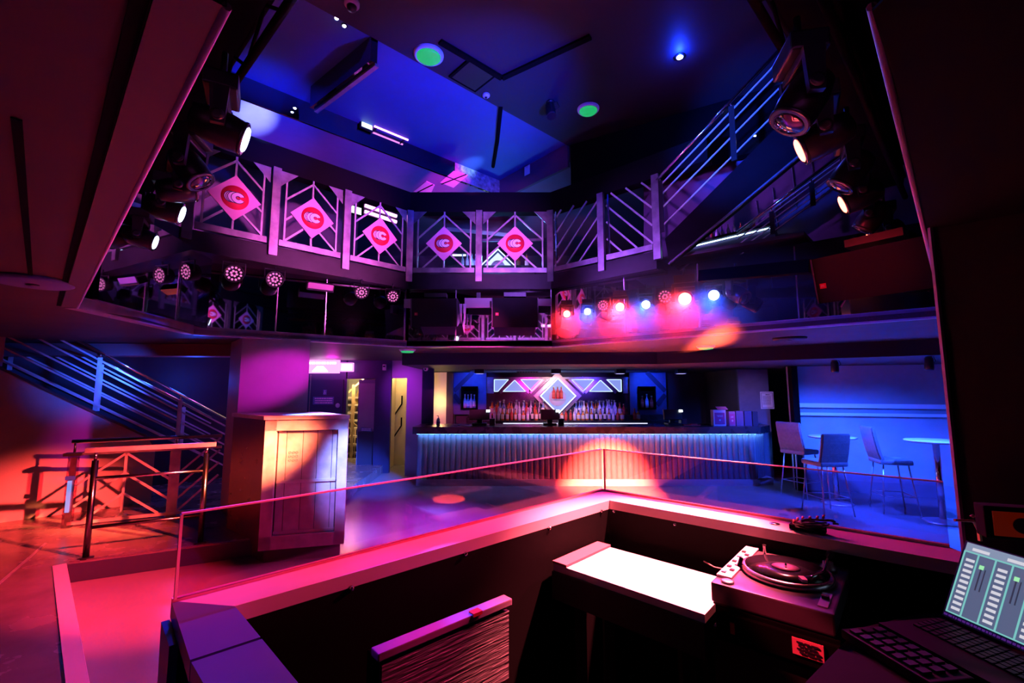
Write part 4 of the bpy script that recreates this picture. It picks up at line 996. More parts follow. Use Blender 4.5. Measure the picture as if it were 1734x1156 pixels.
# ---------------- balustrade panels of the gallery
PZ = ZS
def logo(parent, R, m_off):
    d = MB().lathe([(.0,.006),(R,.006),(R,0)], (0,m_off,0), (0,-1,0), 40).build('logo_disc', DISCR, parent)
    def cshape(cx, r, t, y, open_, m, name, grow=0.):
        mb = MB(); n = 22; a0 = open_; pts = []
        ro, ri = r+grow, r-t-grow
        for i in range(n+1):
            a = a0+(2*math.pi-2*a0)*i/n; pts.append((a, ro, ri))
        fr = [(mb.bm.verts.new((cx+ro*math.cos(a), y, ro*.92*math.sin(a))), mb.bm.verts.new((cx+ri*math.cos(a), y, ri*.92*math.sin(a)))) for a, ro, ri in pts]
        bk = [(mb.bm.verts.new((cx+ro*math.cos(a), y+.0015, ro*.92*math.sin(a))), mb.bm.verts.new((cx+ri*math.cos(a), y+.0015, ri*.92*math.sin(a)))) for a, ro, ri in pts]
        for i in range(n):
            mb.bm.faces.new((fr[i][0], fr[i+1][0], fr[i+1][1], fr[i][1])); mb.bm.faces.new((fr[i][0], bk[i][0], bk[i+1][0], fr[i+1][0])); mb.bm.faces.new((fr[i][1], fr[i+1][1], bk[i+1][1], bk[i][1]))
        mb.build(name, m, d)
    for k, (cx, m) in enumerate(((-.30*R, LOGOW), (-.17*R, LOGOP), (-.05*R, LOGOW), (.20*R, LOGOW))):
        y = m_off-.0075-.002*k
        cshape(cx, .48*R, .31*R, y, .40, INK, 'letter_outline', .045*R)
        cshape(cx, .47*R, .29*R, y-.001, .46, m, 'letter_c')
def bal_panel(a, b, lab, kind='chevron', group=None, z=PZ, H=ZH0-ZS):
    t = thing('gallery_balustrade', lab, 'railing', (a[0], a[1], z), yaw(a, b), group); L = (v2(b)-v2(a)).length
    x0, x1 = .07, L-.07
    MB().box((L/2,-.005,.05), (x1-x0,.045,.075)).build('bottom_rail', STEELD, t)
    if kind == 'chevron':
        for x in (x0+.06, x1-.06): MB().box((x,0,.5), (.022,.022,.84)).build('side_bar', STEEL, t)
        cx = (x0+x1)/2; hw = (x1-x0)/2-.06
        MB().box((cx,.0,H/2+.04), (.022,.016,H-.08)).build('centre_bar', STEEL, t)
        for k in range(4):
            zc = H-.05-.27*k
            for s in (-1, 1):
                p0 = Vector((cx,0,zc)); p1 = Vector((cx+s*hw,0,zc-hw*.93))
                if p1.z < .09: p1 = lerp(p0, p1, (zc-.09)/(zc-p1.z))
                if zc > .2: MB().beam(p0, p1, .016, .024, (0,0,1)).build('sloping_bar', STEEL, t)
        for x, s in ((x0-.01, 1), (x1+.01, -1)):
            MB().slab([(x,-.012,H),(x+s*.20,-.012,H),(x,-.012,H-.20)], (0,.006,0)).build('gusset_plate', STEELD, t)
    else:
        for x in (x0+.04,): MB().box((x,-.01,.5), (.022,.022,.9)).build('side_bar', CHROME, t)
        s = 1 if kind == 'rising' else -1
        W = x1-x0; n = 5
        for k in range(-2, n):
            z0 = .10+.24*k; p0 = Vector((x0 if s > 0 else x1, 0, z0)); p1 = Vector((x1 if s > 0 else x0, 0, z0+W*1.05))
            d = p1-p0
            f0 = max(0, (.09-p0.z)/d.z); f1 = min(1, (H-.02-p0.z)/d.z)
            if f1-f0 > .12: MB().beam(p0+d*f0, p0+d*f1, .016, .024, (0,0,1)).build('sloping_bar', STEEL, t)
    return t
def post(p, lab, rz, w=.095, h=ZH0-ZS, z=PZ, m=STEELD):
    return tag(MB().box((p[0]+.03*math.sin(rz), p[1]-.03*math.cos(rz), z+h/2-.06), (w,.05,h+.14), Matrix.Rotation(rz, 3, 'Z')).build('balustrade_post', m), lab, 'post')
def logo_sign(a, b, lab, z=PZ, H=ZH0-ZS, half=.275, cz=None):
    a3, b3 = Vector((*v2(a), 0)), Vector((*v2(b), 0)); c = (a3+b3)/2; c.z = z+H*.475
    t = thing('diamond_sign', lab, 'sign', c, yaw(a, b))
    MB().slab([(0,-.034,half),(half,-.034,0),(0,-.034,-half),(-half,-.034,0)], (0,.012,0)).build('board', BOARDP, t)
    logo(t, half*.52, -.0345)
    return t
def fpt(px, py, z): return tuple(at_z(px, py, z)[:2])
def alongx(a, b, px):
    k = (px-867)/FPX; k = k      # plan point on line a-b seen in pixel column px (near enough: columns tilt little)
    p = on(px, 440, a, b); return (p.x, p.y)
LP = [alongx(UL, A, q) for q in (311, 459, 583)]+[A]
CPn = [A, alongx(A, B, 811), B]
RP = [B, alongx(B, UR, 1021), alongx(B, UR, 1116)]
yl, yr = yaw(UL, A), yaw(B, UR)
names = ('leftmost panel of the left gallery side', 'second panel of the left gallery side', 'panel of the left gallery side beside the centre corner')
for k in range(3):
    bal_panel(LP[k], LP[k+1], 'chevron steel balustrade, '+names[k])
    logo_sign(LP[k], LP[k+1], ('large pink diamond sign with red C logo, leftmost on the gallery', 'pink diamond sign with red C logo, second from the left on the gallery', 'pink diamond sign with red C logo in front of the magenta strip light')[k])
for k in range(2):
    bal_panel(CPn[k], CPn[k+1], 'chevron steel balustrade, '+('left','right')[k]+' panel of the straight gallery centre')
    logo_sign(CPn[k], CPn[k+1], ('pink diamond sign with red C logo, left of the pair on the gallery centre', 'mauve diamond sign with red C logo, rightmost on the gallery')[k])
bal_panel(RP[0], RP[1], 'balustrade panel with bars rising to the right, right gallery side', 'rising')
bal_panel(RP[1], RP[2], 'balustrade panel with bars falling to the right, before the upper stair', 'falling')
for p, l, rz in ((LP[0],'wide steel post behind the lit white lamps at the left gallery end',yl),(LP[1],'steel post between first and second diamond signs',yl),(LP[2],'steel post between second and third diamond signs',yl),(A,'blue lit steel post at the left gallery corner',yl*.5),(CPn[1],'dark steel post between the two centre diamond signs',0),(B,'dark steel post at the right gallery corner',yr*.5),(RP[1],'dark post between the two slanted bar panels',yr),(RP[2],'dark post at the foot of the upper stair',yr)):
    post(p, l, rz)
# left straight side: one more panel with sign, mostly hidden by the lamps
LL0 = lerp((*ULL,0), (*UL,0), .30); LL1 = lerp((*ULL,0), (*UL,0), .95)
bal_panel(LL0, LL1, 'chevron balustrade panel at the far left behind the moving heads'); logo_sign(LL0, LL1, 'pink diamond sign half hidden by the lamps at the far left of the gallery')
# ---------------- gallery back: wall, strip light, upper bar
struct(MB().box((.5, 11.9, 4.5), (17,.1,2.2)).build('wall_gallery_back', mat('gallery_wall', (.10,.07,.13), .6, noise=.15)))
n = back_of(UL, A, 1.); gb = Vector((n.x, n.y, 0))
wa, wb = Vector((*UL,0))+gb*2.1-Vector((2.2,2,0)), Vector((*A,0))+gb*2.1+Vector((.1,.1,0))
struct(MB().slab([wa+Vector((0,0,ZS)), wb+Vector((0,0,ZS)), wb+Vector((0,0,5.4)), wa+Vector((0,0,5.4))], gb*.1).build('wall_gallery_left', mat('gallery_wall', (.10,.07,.13), .6)))
pl0 = on(612, 356, (wa.x,wa.y), (wb.x,wb.y)); pl1 = on(668, 366, (wa.x,wa.y), (wb.x,wb.y))
t = thing('strip_light', 'bright magenta double strip light on the wall behind the third diamond sign', 'light', pl0-gb*.10, yaw(pl0, pl1)); L = (pl1-pl0).length
MB().box((L/2,.03,0), (L,.05,.22)).build('housing', DARKM, t)
for z in (.07,-.05): MB().tube([(.02,-.01,z),(L-.02,-.01,z-.03)], .030, 10).build('tube', em('gallery_neon', (1,.28,.92), 4.5), t)
p = on(597, 360, (wa.x,wa.y), (wb.x,wb.y))
t = thing('exit_light_box', 'green white exit light box left of the magenta strip light in the gallery', 'sign', p-gb*.12, yaw(pl0, pl1))
MB().box((0,0,0), (.22,.08,.16), bev=.005).build('housing', DARKM, t); MB().box((0,-.042,0), (.19,.006,.13)).build('lit_panel', E_EXIT, t)
YU = 9.9
t = thing('upper_bar_diamond', 'glowing diamond frame with pink disc seen through the gallery centre railing', 'sign', at_y(843, 452, YU))
dia(.42, 0, .05, MATS['niche_frame'], 'diamond_frame', t, .34); dia(.34, .02, .02, em('upper_back_panel', (.5,.6,1), .8), 'lit_back', t); dia(.43, -.012, .012, em('upper_edge', (.5,.7,1), 1.6), 'edge_light', t, .40)
MB().lathe([(.0,0),(.16,0),(.16,.01)], (0,.02,.0), (0,-1,0), 28).build('pink_disc', mat('emblem_pink', (.62,.40,.62), .5), t)
t = thing('upper_bar_counter', 'dark upper bar counter behind the gallery centre railing', 'counter', (at_y(835,456,YU-.3).x, YU-.3, ZS-.06))
zc = at_y(835, 455, YU-.3).z-(ZS-.06)
MB().box((0,0,zc/2), (1.8,.5,zc-.06)).build('carcass', BLACK, t); MB().box((0,0,zc-.03), (1.9,.56,.06), bev=.005).build('worktop', COUNTER, t)
for px, k, l in ((783,0,'leftmost'),(791,0,'second'),(799,0,'third'),(805,5,'fourth')):
    p = at_y(px, 455, YU-.35); put_bottle(k, (p.x, YU-.35, ZS-.06+zc), l+' on the upper bar by the dark post', 'upper bar bottles '+l, 1.05)
for px, k, l in ((878,3,'left'),(892,1,'right')):
    p = at_y(px, 455, YU-.35); put_bottle(k, (p.x, YU-.35, ZS-.06+zc), l+' on the upper bar under the mauve sign', 'upper bar pair '+l, 1.1)
t = thing('shelf_light', 'pale blue lit shelf box on the upper bar behind the left centre sign', 'light', at_y(778, 433, YU-.1))
MB().box((0,0,.02), (.32,.2,.03)).build('shelf', CHROME, t); MB().box((0,-.06,-.01), (.30,.03,.02)).build('strip', em('shelf_strip', (.62,.66,1), 1.5), t)
pts = [at_y(748,368,9.6), at_y(862,374,9.3), at_y(868,398,8.9), at_y(812,402,8.9), at_y(752,388,9.3)]
c = sum(pts, Vector())/5
struct(MB().slab([at_y(745,365,9.7), at_y(866,365,9.7), at_y(872,402,8.9), at_y(756,391,8.9)], (0,.0,.08)).build('beam_gallery_soffit', mat('soffit_paint', (.42,.45,.5), .35, .3, noise=.25, nscale=4)))
a, b = at_y(812,407,8.6), at_y(932,406,8.6)
tag(MB().beam(a, b, .05, .05).build('hanging_rail', STEELD), 'horizontal violet lit rail behind the mauve diamond sign', 'rail')
# ---------------- ceilings of the upper void
F1 = (-.22, 8.13); F0 = (-8.2, .97); CR = tuple(at_z(965,245,5.69)[:2]); AL = at_z(525,0,5.69)
adir = (Vector((*CR,0))-Vector((AL.x,AL.y,0))).normalized(); A0 = Vector((*CR,0))-adir*9
struct(MB().prism([(-8.2,-4.6),(9.2,-4.6),(9.2,12.4),(-8.2,12.4)], 5.69, 5.8).build('ceiling_upper', CEILB))
struct(MB().prism([(A0.x,A0.y), (A0.x,-4.6), (9.2,-4.6), (9.2,7.1), (CR[0]+.02,7.1), CR], 5.655, 5.688).build('ceiling_dark_panel', CEILD))
struct(MB().prism([F0, F1, CR, (9.2,7.16), (9.2,12.4), (-8.2,12.4)], 5.40, 5.688).build('ceiling_gallery', mat('gallery_ceiling_paint', (.22,.13,.30), .6, noise=.06)))
struct(run('beam_mirror_fascia', [F0, F1], 5.385, 5.688, mat('fascia_mirror', (.13,.13,.16), .05, 1.), .03, off=-.035))
struct(run('beam_bulkhead', [F1, CR], 5.30, 5.686, mat('plum_paint', (.12,.06,.13), .6), .05, off=-.06))
struct(MB().slab([Vector((CR[0],CR[1]-.06,4.83)), Vector((6.5,3.6,4.83)), Vector((6.5,3.6,5.65)), Vector((CR[0],CR[1]-.06,5.65))], (.05,.1,0)).build('wall_upper_right', mat('upper_right_paint', (.003,.003,.005), .8, spec=.04)))
t = thing('paper_notice', 'small white paper square on the plum bulkhead above the header beam', 'notice', on(900, 293, F1, CR)-Vector((.08,.10,0)), yaw(F1, CR))
MB().box((0,0,0), (.13,.006,.16)).build('sheet', PAPER, t); MB().box((0,-.004,.06), (.05,.003,.02)).build('tape', LOGOP, t)
# mirrored cross beam at the left of the pale ceiling
m0_, m1_ = at_z(640,66,5.69), at_z(537,150,5.69)
struct(MB().slab([m0_+Vector((0,0,-.30)), m1_+Vector((0,0,-.30)), m1_, m0_], (-.06,-.05,0)).build('beam_mirror_cross', MATS['fascia_mirror']))
struct(MB().beam(m0_+Vector((.0,.0,-.32)), m1_+Vector((.0,.0,-.32)), .05, .03).build('trim_20', STEEL))
# V shaped track in the dark ceiling, hatch, strip joint
vz = 5.645
pV = [at_z(745,70,vz), at_z(850,132,vz), at_z(1000,62,vz)]
t = thing('ceiling_track', 'black V shaped lighting track on the dark ceiling', 'track', pV[1])
for k in (0, 1): MB().beam(pV[k]-pV[1], pV[k+1]-pV[1], .07, .035).build('track_bar', MATTBLK, t)
t = thing('ceiling_hatch', 'black square access hatch beside the ceiling track', 'hatch', at_z(800, 128, vz))
MB().box((0,0,0), (.42,.42,.03), Matrix.Rotation(.75, 3, 'Z')).build('hatch_panel', MATTBLK, t); MB().box((0,0,-.016), (.36,.36,.006), Matrix.Rotation(.75, 3, 'Z')).build('hatch_lid', BLACK, t)
tag(MB().tube([at_z(848,180,5.66), at_z(842,240,5.665), at_z(835,282,5.67)], .03, 8).build('hanging_cable', MATTBLK), 'thick black cable crossing the pale blue ceiling', 'cable')
def disc_light(p, lab, green=True, r=.13):
    t = thing('emergency_light', lab, 'light', p)
    MB().lathe([(r,0),(r,-.02),(r*.88,-.035)], n=32).build('rim', MATS['white_plastic'], t)
    MB().lathe([(r*.86,-.03),(r*.7,-.055),(.0,-.065)], n=32).build('diffuser', E_GREEN, t)
    MB().lathe([(r*1.02,-.001),(r*1.02,-.008)], n=32).build('base_ring', mat('white_plastic', (.8,.78,.8), .5), t)
disc_light(at_z(726,92,5.655), 'round white emergency light glowing green at the edge of the pale ceiling', r=.17)
disc_light(at_z(996,184,5.655), 'round white emergency light glowing green on the dark ceiling', r=.15)
disc_light(at_z(690,591,ZLb), 'green emergency light under the gallery left of the bar', r=.13)
disc_light(at_z(1195,585,ZLb), 'green emergency light under the gallery above the right half of the bar', r=.13)
disc_light(at_y(1167,299,6.4), 'green emergency light seen behind the upper stair rails', r=.12)
t = thing('dome_camera', 'white dome camera on the dark ceiling at the top of the picture', 'camera', at_z(596, 4, 5.655))
MB().lathe([(.075,0),(.075,-.03),(.06,-.05)], n=24).build('housing', MATS['white_plastic'], t); MB().lathe([(.052,-.045),(.045,-.08),(.0,-.10)], n=24).build('dome', PLASTIC, t)
t = thing('smoke_detector', 'small white smoke detector at the ceiling edge', 'detector', at_z(823, 160, 5.655))
MB().lathe([(.05,0),(.05,-.02),(.03,-.04),(.0,-.042)], n=20).build('housing', MATS['white_plastic'], t); MB().lathe([(.02,-.040),(.015,-.050),(.0,-.05)], n=14).build('sensor', PLASTIC, t)
small_spot(at_z(932, 172, 5.655), 'small black ceiling spot left of the right emergency light', (.1,-.3,-1), 1.5)
small_spot(at_z(1029, 243, 5.655), 'small dark ceiling spot above the upper stair foot', (-.2,-.3,-1), 1.6)
t = thing('led_downlight', 'single intense blue white downlight in the dark ceiling', 'light', at_z(1151, 95, 5.655))
MB().lathe([(.06,0),(.06,-.012),(.045,-.016)], n=20).build('ring', DARKM, t); MB().lathe([(.042,-.010),(.03,-.022),(.0,-.024)], n=18).build('lens', em('downlight_lens', (.55,.65,1), 60), t)
def led(p, lab, r=.022):
    t = thing('led_point', lab, 'light', p)
    MB().lathe([(r*1.5,.0),(r*1.5,-.01),(r*1.1,-.014)], n=14).build('ring', DARKM, t); MB().lathe([(r,-.008),(r*.7,-.02),(.0,-.024)], n=14).build('lens', E_SPARK, t)
led(on(496, 187, F0, F1)+Vector((.06,-.07,0)), 'tiny white downlight under the mirrored fascia beam')
led(at_z(570, 29, 5.69), 'upper one of two small white lamps in the dark blue ceiling'); led(at_z(583, 42, 5.69), 'lower one of two small white lamps in the dark blue ceiling')
led(at_y(1231, 178, 5.6), 'tiny white lamp behind the upper stair handrail', .02); led(at_y(1278, 228, 5.4), 'tiny white lamp below the upper stair rails', .018)
led(at_y(1482, 176, 4.6), 'tiny blue white point in the dark beside the right lamps', .010)
# ---------------- upper stair at right
Q0, Q1 = UR, (3.62, 4.15)
def qon(px, py): return on(px, py, Q0, Q1)
s0, s1 = qon(1112, 440), qon(1345, 200)
strg = [qon(1126,404), qon(1350,180), qon(1388,238), qon(1134,448)]
struct(MB().slab(strg, (.05,.06,0)).build('beam_stair_stringer', mat('stringer_paint', (.005,.003,.006), .6, spec=.06, noise=.2)))
struct(MB().beam(strg[3]+Vector((-.02,-.02,0)), strg[2]+Vector((-.02,-.02,0)), .03, .02).build('trim_21', mat('seam_metal', (.75,.65,.78), .25, .9)))
ra, rb_ = qon(1118, 400), qon(1345, 176)
dz = 0
def rr_(name, lab, a, b, hts, hand, npost, zoff=0., back=(0,0,0), pw=.085, mt=STEEL, ph=None, pm=None, rh=.022):
    bk_ = Vector(back)
    return stair_rail((a.x+bk_.x, a.y+bk_.y), (b.x+bk_.x, b.y+bk_.y), a.z+zoff, b.z+zoff, hts, npost, lab, name, hand=hand, rise=ph or hand-.06, pw=pw, mt=mt, pm=pm, rh=rh)
hh = qon(1118, 306).z-ra.z
rr_('stair_balustrade', 'upper stair railing of blue lit chrome bars rising to the right', ra+Vector((-.03,-.03,0)), rb_+Vector((-.03,-.03,0)), (hh*.10,hh*.42,hh*.66,hh*.84), hh, (.03,.60), mt=mat('bright_rail', (.85,.85,.88), .3, .5), pw=.06, pm=DARKM, rh=.016)
mb = MB(); ud = Vector((s1.x-s0.x, s1.y-s0.y, 0)); N = 8; bkv = Vector((.7,.72,0))
for i in range(N):
    p = s0+ud*(i/N); z = s0.z+(s1.z-s0.z)*i/N+.02
    mb.slab([p*1+bkv*.06, p+ud/N+bkv*.06, p+ud/N+bkv*.9, p+bkv*.9], (0,0,.04)); 
for v in mb.bm.verts: pass
t = struct(mb.build('upper_stair_treads', WALLD)); t['label'] = 'dark treads of the upper stair'; t['category'] = 'stairs'
# ---------------- purple landing behind and below the upper stair
lb = Vector((.64,.77,0))
def qb(px, py, d):
    a = (Q0[0]-2*ud.x/ud.length+lb.x*d, Q0[1]-2*ud.y/ud.length+lb.y*d); b = (Q1[0]+lb.x*d, Q1[1]+lb.y*d); return on(px, py, a, b)
struct(MB().slab([qb(1090,470,1.0), qb(1700,470,1.0)+Vector((0,0,-.6)), qb(1700,100,1.0), qb(1090,240,1.0)], lb*.08).build('wall_landing', mat('landing_violet', (.13,.06,.15), .55, noise=.1)))
mb = MB()
for px, y0, y1 in ((1280,340,405),(1308,318,385),(1340,280,355),(1372,262,330)):
    mb.beam(qb(px,y0,.98), qb(px+9,y1,.98), .014, .01)
struct(mb.build('trim_22', MATS['seam_metal']))
p = qb(1316, 343, .95); t = thing('paper_notice', 'white paper square on the violet landing wall behind the stair', 'notice', p, yaw(Q0, Q1))
MB().box((0,0,0), (.08,.006,.085)).build('sheet', PAPER, t); MB().box((0,-.004,.03), (.04,.003,.012)).build('tape', LOGOP, t)
# reflected bar, built solid: sloped in view, blue strip under its top
c0_, c1_ = qb(1168,418,.75), qb(1312,383,.75); c0_.z = c1_.z = (c0_.z+c1_.z)/2
cA, cB = qb(1160,420,.75), qb(1312,384,.75)
t = thing('reflected_bar', 'reflection of a small bar with ice blue strip below the stair stringer', 'bar', cA, yaw(cA, cB)); L = (Vector((cB.x,cB.y,0))-Vector((cA.x,cA.y,0))).length; dzb = cB.z-cA.z
MB().slab([(0,0,-.02),(L,0,dzb-.02),(L,0,dzb-.55),(0,0,-.55)], (0,.2,0)).build('front', mat('violet_front', (.10,.06,.14), .5), t)
MB().slab([(0,-.03,.02),(L,-.03,dzb+.02),(L,-.03,dzb+.055),(0,-.03,.055)], (0,.26,0)).build('worktop', COUNTER, t)
MB().beam((0,-.012,-.004), (L,-.012,dzb-.004), .012, .014, (0,0,1)).build('led_strip', em('landing_strip', (.36,.62,1), 4), t)
for j, (f, k) in enumerate(((.06,3),(.13,0),(.19,1),(.25,0),(.31,3),(.37,0),(.43,5),(.50,0),(.57,0),(.64,3),(.72,4),(.78,3))):
    p = cA+(cB-cA)*f+Vector((.05,.07,.056))
    put_bottle(k, p, 'on the reflected bar under the upper stair', 'bottles on the reflected bar', .52)
# second, mirrored flight railing seen behind
ra2, rb2 = qb(1250, 438, .35), qb(1445, 300, .35)
rr_('stair_balustrade', 'second blue lit railing behind the landing below the upper stair', ra2, rb2, (.03,.10,.17,.24,.29), .33, (.33,.68), pw=.05, mt=MATS['bright_rail'], pm=DARKM, rh=.010)
# dark horizontal bar carrying the right lamps
la, lc = at_y(1186, 468, 4.80), at_y(1372, 451, 4.05)
tag(MB().beam(la, lc, .10, .12).build('lighting_bar', MATTBLK), 'dark horizontal lighting bar in front of the right mirrors', 'bar')
# ================================================================= STAGE LIGHTS
def moving_head(c, aim, lab, lit=None, s=1., group=None, drop=.30, clamp=None):
    """c = centre of the barrel; hangs from a base box above it"""
    a = Vector(aim).normalized()
    t = thing('moving_spotlight', lab, 'light', Vector(c)+Vector((0,0,drop*s)), math.atan2(a.y, a.x)-math.pi/2, group)
    R = Matrix.Rotation(-(math.atan2(a.y, a.x)-math.pi/2), 3, 'Z'); al = R @ a          # aim in local frame (x ~ 0)
    cl = Vector((0,0,-drop*s))
    MB().box((0,0,-.05*s), (.26*s,.18*s,.10*s), bev=.012*s).build('base_box', PLASTIC, t)
    MB().tube([(0,0,-.01),(0,0,clamp or .10*s)], .018*s, 8).build('clamp', DARKM, t)
    yk = MB()
    yk.box((0,0,-.125*s), (.30*s,.09*s,.05*s), bev=.012*s)
    for sx in (-1, 1): yk.slab([(sx*.125*s,-.05*s,-.11*s),(sx*.125*s,.05*s,-.11*s),(sx*.125*s,.035*s,-(drop+.045)*s),(sx*.125*s,-.035*s,-(drop+.045)*s)], (sx*.034*s,0,0))
    yk.build('yoke', PLASTIC, t)
    hd = MB().lathe([(.05*s,-.155*s),(.085*s,-.135*s),(.105*s,-.05*s),(.108*s,.05*s),(.100*s,.12*s),(.090*s,.135*s)], cl, al, 26).build('head', PLASTIC, t)
    MB().lathe([(.100*s,.118*s),(.104*s,.125*s),(.104*s,.138*s),(.094*s,.142*s)], cl, al, 26).build('bezel', mat('bezel_gloss', (.10,.10,.12), .15, .6), hd)
    MB().lathe([(.086*s,.134*s),(.070*s,.150*s),(.0,.158*s)], cl, al, 24).build('lens', lit or mat('dark_lens', (.02,.02,.04), .05, 0, .9, coat=1.), hd)
    for sx in (-1, 1): MB().lathe([(.036*s,0),(.036*s,.012*s),(.02*s,.016*s)], cl+Vector((sx*.158*s,0,0)), (sx,0,0), 16).build('pivot_cap', mat('pivot_gloss', (.05,.05,.06), .12), t)
    return t
def hpos(px, py, z=3.1): return at_z(px, py, z)
LH = [((372,217),(1,.55,-.30),E_BLUEH,'lit white moving head nearest the camera on the left truss',.85),
      ((322,284),(.55,.1,-.75),None,'unlit moving head between the first two lit ones on the left truss',.80),
      ((278,352),(1,.55,-.30),E_BLUEH,'lit white moving head, middle one of the left truss',.80),
      ((300,322),(.5,.4,.2),None,'unlit moving head facing away beside the left balustrade end',.75),
      ((237,402),(1,.55,-.28),E_BLUEH,'lit white moving head farthest along the left truss',.80)]
HEADS = {}
for (px, aim, lit, lab, s) in LH:
    c = hpos(*px); HEADS[lab] = (c, Vector(aim)); moving_head(c, aim, lab, lit, s, clamp=.42-.30*s)
RH = [((1360,170),(-.5,.1,-.8),None,'unlit moving head nearest the camera on the right truss',.90),
      ((1396,233),(-1,.62,-.42),E_REDH,'lit red moving head nearest the camera on the right truss',.85),
      ((1442,290),(-.5,.3,-.75),None,'unlit moving head between the first and second red ones on the right truss',.80),
      ((1458,332),(-1,.62,-.42),E_REDH,'lit red moving head, middle one of the right truss',.80),
      ((1476,368),(-.4,.4,-.75),None,'unlit moving head between the second and third red ones on the right truss',.80),
      ((1500,393),(-1,.62,-.42),E_REDH,'lit red moving head farthest along the right truss',.80)]
for (px, aim, lit, lab, s) in RH:
    c = hpos(*px); HEADS[lab] = (c, Vector(aim)); moving_head(c, aim, lab, lit, s, clamp=.42-.30*s)
def truss(a, b, lab, w=.22):
    t = thing('lighting_truss', lab, 'truss', a, yaw(a, b)); L = (b-a).length
    for y in (-w/2, w/2):
        for z in (0, .2): MB().tube([(0,y,z),(L,y,z)], .022, 8).build('chord', MATTBLK, t)
    mb = MB(); n = int(L/.25)
    for k in range(n):
        x0_, x1_ = L*k/n, L*(k+1)/n
        for y in (-w/2, w/2): mb.tube([(x0_,y,0 if k % 2 else .2),(x1_,y,.2 if k % 2 else 0)], .010, 6)
        mb.tube([(x0_,-w/2 if k % 2 else w/2,.2),(x1_,w/2 if k % 2 else -w/2,.2)], .010, 6)
    mb.build('lacing', MATTBLK, t)
    MB().box((L/2,0,.16), (L,w*.8,.05)).build('cable_tray', MATTBLK, t)
h0, h1 = hpos(372,217), hpos(237,402); dl = (h1-h0).normalized()
truss(h0-dl*.75+Vector((0,0,.43)), h1+dl*.5+Vector((0,0,.43)), 'black lattice truss carrying the white moving heads at left')
g0, g1 = hpos(1385,210), hpos(1500,393); dr_ = (g1-g0).normalized()
truss(g0-dr_*.75+Vector((0,0,.43)), g1+dr_*.5+Vector((0,0,.43)), 'black lattice truss carrying the red moving heads at right')
# drop boxes: dark bulk over the trusses
struct(MB().slab([h0-dl*.85+Vector((-.30,-.16,.70)), h1+dl*.6+Vector((-.30,-.16,.70)), h1+dl*.6+Vector((.02,.16,.70)), h0-dl*.85+Vector((.02,.16,.70))], (0,0,.45)).build('beam_left_truss', MATTBLK))
struct(MB().slab([g0-dr_*.85+Vector((.30,-.16,.70)), g1+dr_*.3+Vector((.30,-.16,.70)), g1+dr_*.3+Vector((-.06,.16,.70)), g0-dr_*.85+Vector((-.06,.16,.70))], (0,0,.45)).build('beam_right_truss', MATTBLK))
# row of small heads along the right mirrors
nB = back_of(B, Hr, 1.); nb3 = Vector((nB.x, nB.y, 0))
def rowpos(px, py, off=.16):
    a = (B[0]-nB.x*off, B[1]-nB.y*off); b = (Hr[0]-nB.x*off, Hr[1]-nB.y*off); return on(px, py, a, b)
ROW = [(960,531,E_RED,.62,'small red beam light, leftmost of the row on the right mirrors'),
       (995,527,E_BLUE,.55,'small blue white beam light second in the row on the right mirrors'),
       (1050,519,E_RED,.68,'small red beam light in the middle of the row on the right mirrors'),
       (1094,515,E_BLUE,.64,'small blue white beam light in the middle of the row on the right mirrors'),
       (1160,505,E_RED,.90,'largest brightest red beam light in the row on the right mirrors'),
       (1209,499,E_BLUE,.72,'blue white beam light at the right end of the row on the right mirrors')]
ROWP = []
for (px, py, e, s, lab) in ROW:
    c = rowpos(px, py); aim = (Vector((-.1,0,1.5))-c); ROWP.append((c, e, s)); moving_head(c, aim, lab, e, s)
moving_head(rowpos(1248, 497, .2), (.3,-.6,-.5), 'unlit black moving head right of the row of beam lights', None, .85)
def par(c, aim, lab, s=1.):
    a = Vector(aim).normalized(); t = thing('par_light', lab, 'light', c); 
    MB().lathe([(.05*s,-.13*s),(.10*s,-.11*s),(.115*s,.0),(.115*s,.03*s),(.105*s,.035*s),(.102*s,.022*s),(.0,.020*s)], (0,0,0), a, 28).build('housing', PLASTIC, t)
    x = a.cross(Vector((0,0,1))).normalized(); y = x.cross(a)
    for rr0, n0 in ((.032,6),(.078,12)):
        for k in range(n0):
            q = 2*math.pi*k/n0+.2; p = (x*math.cos(q)+y*math.sin(q))*rr0*s+a*.021*s
            MB().lathe([(.0145*s,0),(.012*s,.006*s),(.0,.009*s)], p, a, 10).build('diode', E_PINK, t)
    MB().tube([x*.125*s, x*.125*s+Vector((0,0,.14*s)), -x*.125*s+Vector((0,0,.14*s)), -x*.125*s], .010*s, 6).build('bracket', DARKM, t)
    MB().tube([(0,0,.14*s),(0,0,.24*s)], .012*s, 6).build('hook', DARKM, t)
nL_ = back_of(Cc, A, 1.)
def lrow(px, py, off=.18):
    a = (Cc[0]-nL_.x*off, Cc[1]-nL_.y*off); b = (A[0]-nL_.x*off, A[1]-nL_.y*off); return on(px, py, a, b)
toc = Vector((-.3,0,1.4))
for px, py, s, lab in ((396,463,.93,'round LED par light, leftmost under the left gallery edge'),(465,473,.90,'round LED par light, second under the left gallery edge'),(612,495,.80,'round LED par light, third under the left gallery edge'),(665,502,.80,'round LED par light at the centre corner under the left gallery edge')):
    c = lrow(px, py); par(c, toc-c+Vector((1.3,0,.3)), lab, s)
for px, py, s, lab in ((1021,517,.72,'round LED par light between first blue and middle red beam lights'),(1126,502,.80,'round LED par light left of the brightest red beam light')):
    c = rowpos(px, py, .14); par(c, Vector((-.1,0,1.5))-c, lab, s)
c = lrow(543, 484, .2); t = thing('strobe_light', 'flat pink lit strobe lamp between the par lights on the left', 'light', c, yaw(Cc, A))
